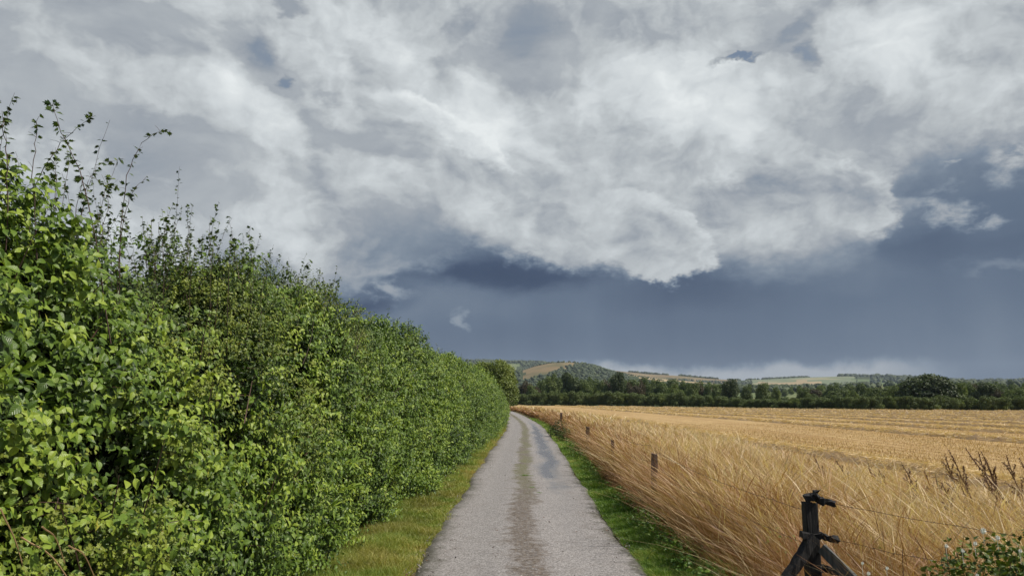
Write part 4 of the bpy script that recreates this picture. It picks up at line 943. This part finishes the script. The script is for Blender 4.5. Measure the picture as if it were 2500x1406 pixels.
for nm, kd, mt in (('dome', 'dome', M_treed), ('oak', 'round', M_tree), ('tall', 'tall', M_treed), ('wide', 'wide', M_treed), ('round2', 'round', M_tree), ('light', 'round', M_treey), ('light_shrub', 'shrub', M_treey), ('brown', 'round', M_treer), ('shrub', 'shrub', M_tree), ('shrub2', 'wide', M_tree)):
    PROT[nm] = [*tree_proto(kd, mt, 14000 if nm in ('wide', 'dome') else 5200), False]
def put_tree(kind, x, y, h, w, label, group=None, name='tree', cat='tree', sink=0.):
    root, parts, used = PROT[kind]
    if not used: r = root; PROT[kind][2] = True
    else:
        r = root.copy(); COL.objects.link(r)
        for c in parts:
            d = c.copy(); COL.objects.link(d); d.parent = r
    r.name = name; r.location = (x, y, float(land(x, y)) - sink); r.scale = (w, w * .9, h); r.rotation_euler = (0, 0, rng.uniform(0, 6.28))
    tag(r, label, cat, group); return r
TREES = [ # px, crown top row, half width px, distance, kind, label
 (1300, 936, 20, 300, 'oak', 'rounded dark tree at the left end of the far hedgerow beside the pale gap'), (1322, 925, 22, 330, 'round2', 'bushy dark tree, second from the left along the far tree line'), (1347, 913, 22, 310, 'oak', 'dark green tree left of the largest pair under the hill'),
 (1392, 907, 30, 305, 'wide', 'broad dark oak standing directly below the bare hilltop'), (1432, 922, 24, 320, 'round2', 'dark tree just right of the broad oak below the hill'), (1462, 935, 17, 300, 'light', 'small lighter green tree left of the upright dark conifer-like tree'),
 (1506, 905, 25, 300, 'tall', 'upright very dark tree with a rounded top left of the brownish tree'), (1545, 931, 22, 295, 'brown', 'brownish green tree right of the upright dark tree'), (1580, 935, 20, 320, 'oak', 'olive tree between the brownish tree and the field hedge'),
 (1612, 930, 22, 300, 'round2', 'rounded green tree under the right foot of the hill'), (1650, 936, 20, 290, 'light', 'lighter rounded tree right of the hill foot'), (1690, 930, 22, 280, 'oak', 'medium dark tree left of the very dark upright one'), (1727, 933, 14, 300, 'round2', 'narrow tree touching the left side of the very dark tree'),
 (1780, 923, 27, 262, 'tall', 'very dark dense tree at the left of the pale gap field'), (1822, 934, 20, 280, 'round2', 'pale topped tree right of the very dark dense tree'), (1858, 930, 24, 262, 'oak', 'dark tree standing in front of the pale gap field'), (1892, 944, 14, 270, 'light', 'small bright green tree in the pale gap field'),
 (1960, 938, 26, 250, 'round2', 'wide green tree closing the pale gap field on the right'), (1985, 960, 16, 240, 'shrub', 'low dark bush at the foot of the wide green tree'), (2030, 950, 24, 235, 'oak', 'domed dark tree right of the wide green tree'), (2080, 952, 16, 245, 'light', 'small olive tree between two dark domed trees'),
 (2130, 942, 25, 228, 'oak', 'rounded dark tree two to the left of the largest oak'), (2178, 940, 24, 230, 'light', 'yellowish green tree left of the largest oak'), (2215, 950, 22, 222, 'round2', 'dark tree touching the left flank of the largest oak'), (2265, 911, 76, 215, 'dome', 'largest oak with a broad dark domed crown'),
 (2338, 934, 24, 212, 'light', 'yellow-green tree on the right flank of the largest oak'), (2362, 928, 22, 230, 'round2', 'dark rounded tree behind the yellow-green one'), (2398, 934, 34, 215, 'wide', 'broad dark tree second to the right of the largest oak'), (2436, 948, 20, 205, 'brown', 'brownish tree near the right edge'), (2465, 950, 22, 200, 'light', 'olive tree beside the brownish one near the right edge'), (2495, 944, 28, 200, 'oak', 'dark tree cut by the right edge of the view'),
 (1275, 950, 12, 420, 'round2', 'small dark tree behind the pale strip next to the lane hedge'), (1238, 905, 30, 420, 'oak', 'dark tree just showing behind the olive tree by the lane')]
def build_trees():
    for px, top, hw, D, kind, lab in TREES:
        p = at(px, top, D); g = float(land(p[0], D)); h = (p[2] - g) / .98; base = {'wide': .56, 'dome': .54, 'round': .55}.get(kind, .52 if kind != 'tall' else .42)
        put_tree(kind, p[0], D, h, hw / 1805 * D / base, lab, 'trees along the far field edge')
    # shrubs of the far field hedge, one next to another
    n = 0; names = ['shrub', 'shrub2', 'light_shrub', 'shrub', 'shrub', 'shrub2']
    e = np.array(FAR_EDGE, float); px = 1262
    while px < 2900:
        D = float(np.interp(px, [1250, 1500, 1900, 2100, 2560], [268, 258, 205, 182, 172])) + rng.uniform(2, 5)
        top = float(np.interp(px, [1260, 1300, 1420, 1700, 1800, 1940, 2000, 2200, 2560], [962, 955, 954, 960, 972, 974, 966, 966, 968])) + rng.normal(0, 2.5)
        p = at(px, top, D); g = float(land(p[0], D)); hw = rng.uniform(13, 22)
        put_tree(names[int(rng.integers(0, 6))], p[0], D, p[2] - g, hw / 1805 * D / .50, 'dark green shrub of the hedge closing off the far end of the stubble field', 'shrubs of the far field hedge', 'hedge_shrub', 'shrub')
        px += hw * .85; n += 1
    # looser trees in the valley behind
    px = 1268.
    while px < 2800:                                      # second rank, crown to crown
        D = rng.uniform(300, 400); top = float(np.interp(px, [1265, 1330, 1460, 1600, 1760, 1790, 1950, 1980, 2100, 2200, 2400, 2560], [942, 918, 925, 927, 931, 970, 970, 941, 943, 936, 932, 938])) + rng.normal(0, 5)
        p = at(px, top, D); g = float(land(p[0], D)); hw = rng.uniform(17, 28)
        put_tree(['oak', 'round2', 'oak', 'light', 'brown', 'round2', 'shrub'][int(rng.integers(0, 7))], p[0], D, max(2.5, (p[2] - g) / .98), hw / 1805 * D / .50, 'leafy tree in the unbroken rank of trees just behind the far field hedge', 'second rank of trees behind the field hedge'); px += hw * .75
    for k in range(70):
        D = rng.uniform(400, 950); px = rng.uniform(1225, 2600)
        if D > 400 and 1790 < px < 1955 and D < 800: continue
        x = (px - 1250) / 1805 * D; g = float(land(x, D)); h = rng.uniform(5, 10) * (1.1 if D > 600 else .9)
        w = h * rng.uniform(.8, 1.3); put_tree(['oak', 'round2', 'wide', 'brown', 'light', 'oak', 'round2'][int(rng.integers(0, 7))], x, D, h, w, 'tree in the wooded valley beyond the far field hedge', 'trees in the valley')
build_trees()
def build_lane_tree():
    root = empty('tree', (-2.3, 86, float(land(-2.3, 86)))); root.scale = (1.12, 1.12, 1.02); tag(root, 'rounded olive green tree behind the far end of the lane hedge', 'tree')
    lob = []
    for _ in range(26):
        a = rng.uniform(0, 6.28); z = rng.uniform(1.2, 5.3); mr = 2.35 * math.sqrt(max(.06, 1 - ((z - 2.9) / 2.75) ** 2)); r = mr * math.sqrt(rng.uniform(.2, 1)); lob.append((r * math.cos(a), r * math.sin(a), z, rng.uniform(.7, 1.15)))
    lob.append((0, 0, 3, 1.9)); s = Soup(); crown(s, 26000, lob, .19, .5, tone=.5); s.build('crown', M_treey, root)
    t = Soup(); tube(t, [(0, 0, -.2), (.05, 0, 1.2), (0, .1, 3), (0, 0, 5)], [.22, .17, .12, .04], .5, 8)
    for lb in lob[:8]: tube(t, [(0, 0, 1.3), (lb[0] * .5, lb[1] * .5, lb[2] * .7), lb[:3]], [.09, .06, .02], .5, 5)
    t.build('trunk', M_bark, root)
build_lane_tree()

# ------------------------------------------------------------------ woods on the hills: blobs of crown, each a rough lump
def blob_tpl():
    import bmesh
    bm = bmesh.new(); bmesh.ops.create_icosphere(bm, subdivisions=2, radius=.5); V = np.array([v.co[:] for v in bm.verts]); F = np.array([[v.index for v in f.verts] for f in bm.faces]); bm.free()
    V = V * (1 + .35 * wob(V * 5, 2.)[:, None] * .5); V[:, 2] = np.maximum(V[:, 2], -.35) + .35
    return V, [F], np.zeros((len(V), 2))
def build_woods():
    T = [blob_tpl() for _ in range(1)]
    s = Soup(); X, Y, H = [], [], []
    def add(px, r, h): X.append((px - 1250) / 1805 * r); Y.append(r); H.append(h)
    U = rng.uniform
    def region(n, q0, q1, r0, r1, h0, h1, cond=None):
        k = 0
        while k < n:
            q, r = U(q0, q1), U(r0, r1); k += 1
            if cond is None or cond(q, r): add(q, r, U(h0, h1))
    ed = lambda q: np.interp(q, [1270, 1300, 1345, 1380, 1430, 1455], [1850, 1860, 1900, 1990, 2120, 2190])
    region(2200, 1225, 1530, 1600, 2330, 6, 10, lambda q, r: not (1272 < q < 1445 and r > ed(q) - 15) and not (q > 1465 and r > np.interp(q, [1470, 1520], [2120, 2020])))
    region(260, 1340, 1480, 2150, 2250, 5, 9, lambda q, r: q > 1440 or U(0, 1) < .06)
    region(900, 1140, 1440, 3350, 3800, 8, 14, lambda q, r: not (1215 < q < 1275 and r < 3450) and (q < 1330 or U(0, 1) < .4))
    region(400, 1180, 1215, 2700, 3500, 8, 14); region(300, 1275, 1340, 2700, 3500, 8, 14)
    region(380, 1530, 1850, 3560, 3780, 8, 14, lambda q, r: math.sin(q * .045) + math.sin(q * .11) > -.9)
    region(700, 1530, 1830, 2700, 3200, 7, 12); region(420, 1440, 1900, 1350, 1800, 6, 10)
    region(330, 1855, 1970, 3640, 3760, 12, 18, lambda q, r: q > 1858); region(420, 2040, 2200, 3500, 3750, 14, 24); region(520, 2120, 2560, 2800, 3700, 13, 22); region(500, 2230, 2600, 3550, 3750, 13, 24)
    region(900, 1230, 2600, 950, 1120, 6, 10, lambda q, r: not (2240 > q > 2090) or r < 1000); region(320, 1580, 2100, 1180, 1340, 5, 9); region(380, 2250, 2600, 1150, 1350, 6, 10); region(260, 2070, 2110, 1000, 1300, 6, 9)
    region(260, 1780, 2100, 2300, 2800, 6, 10, lambda q, r: U(0, 1) < .8); region(46, 1300, 1430, 2160, 2230, 4, 8); region(150, 1790, 2600, 1500, 2300, 9, 14)
    # field hedges on the hillside
    for q0, r0, q1, r1, n in ((1480, 2120, 1760, 1810, 120), (1440, 1260, 1560, 1250, 60), (1440, 1085, 1560, 1080, 60), (2085, 2900, 2085, 3600, 40), (1820, 2900, 2090, 2900, 90), (1520, 3240, 1800, 3240, 90), (2090, 1310, 2260, 1290, 80), (1500, 2180, 1760, 2230, 90)):
        for _ in range(n):
            t = U(0, 1); add(q0 + (q1 - q0) * t + U(-1, 1), r0 + (r1 - r0) * t + U(-8, 8), U(3, 6))
    X, Y, H = np.array(X), np.array(Y), np.array(H); n = len(X)
    P = np.stack([X, Y, land(X, Y) - 1.5], 1); a = U(0, 6.28, n); yd = np.stack([np.cos(a), np.sin(a), 0 * a], 1)
    sc = np.stack([H * U(.8, 1.3, n), H * U(.8, 1.3, n), H], 1)
    s.place(T[0], P, yd, np.tile([[0, 0, 1.]], (n, 1)), sc, np.clip(rng.normal(.5, .25, n), 0, 1))
    tag(s.build('woodland', M_wood), 'dark woods and field hedges spread over the distant hills', 'woodland', kind='stuff')
build_woods()

# ------------------------------------------------------------------ rain-washed air between here and the hills
def build_haze():
    h = 6100.; z0, z1 = -12., 230.
    V = [(x, y, z) for z in (z0, z1) for x, y in ((-h, -h), (h, -h), (h, h), (-h, h))]
    F = np.array([(3, 2, 1, 0), (4, 5, 6, 7), (0, 1, 5, 4), (1, 2, 6, 5), (2, 3, 7, 6), (3, 0, 4, 7)])
    m = bpy.data.materials.new('haze'); m.use_nodes = True; nt = m.node_tree; nt.nodes.clear()
    o_ = nt.nodes.new('ShaderNodeOutputMaterial'); v = nt.nodes.new('ShaderNodeVolumePrincipled')
    v.inputs['Color'].default_value = (.62, .72, .86, 1); v.inputs['Density'].default_value = 6e-5; v.inputs['Anisotropy'].default_value = 0
    nt.links.new(v.outputs[0], o_.inputs['Volume'])
    tag(mesh_obj('haze', V, [F], m), kind='stuff')
build_haze()
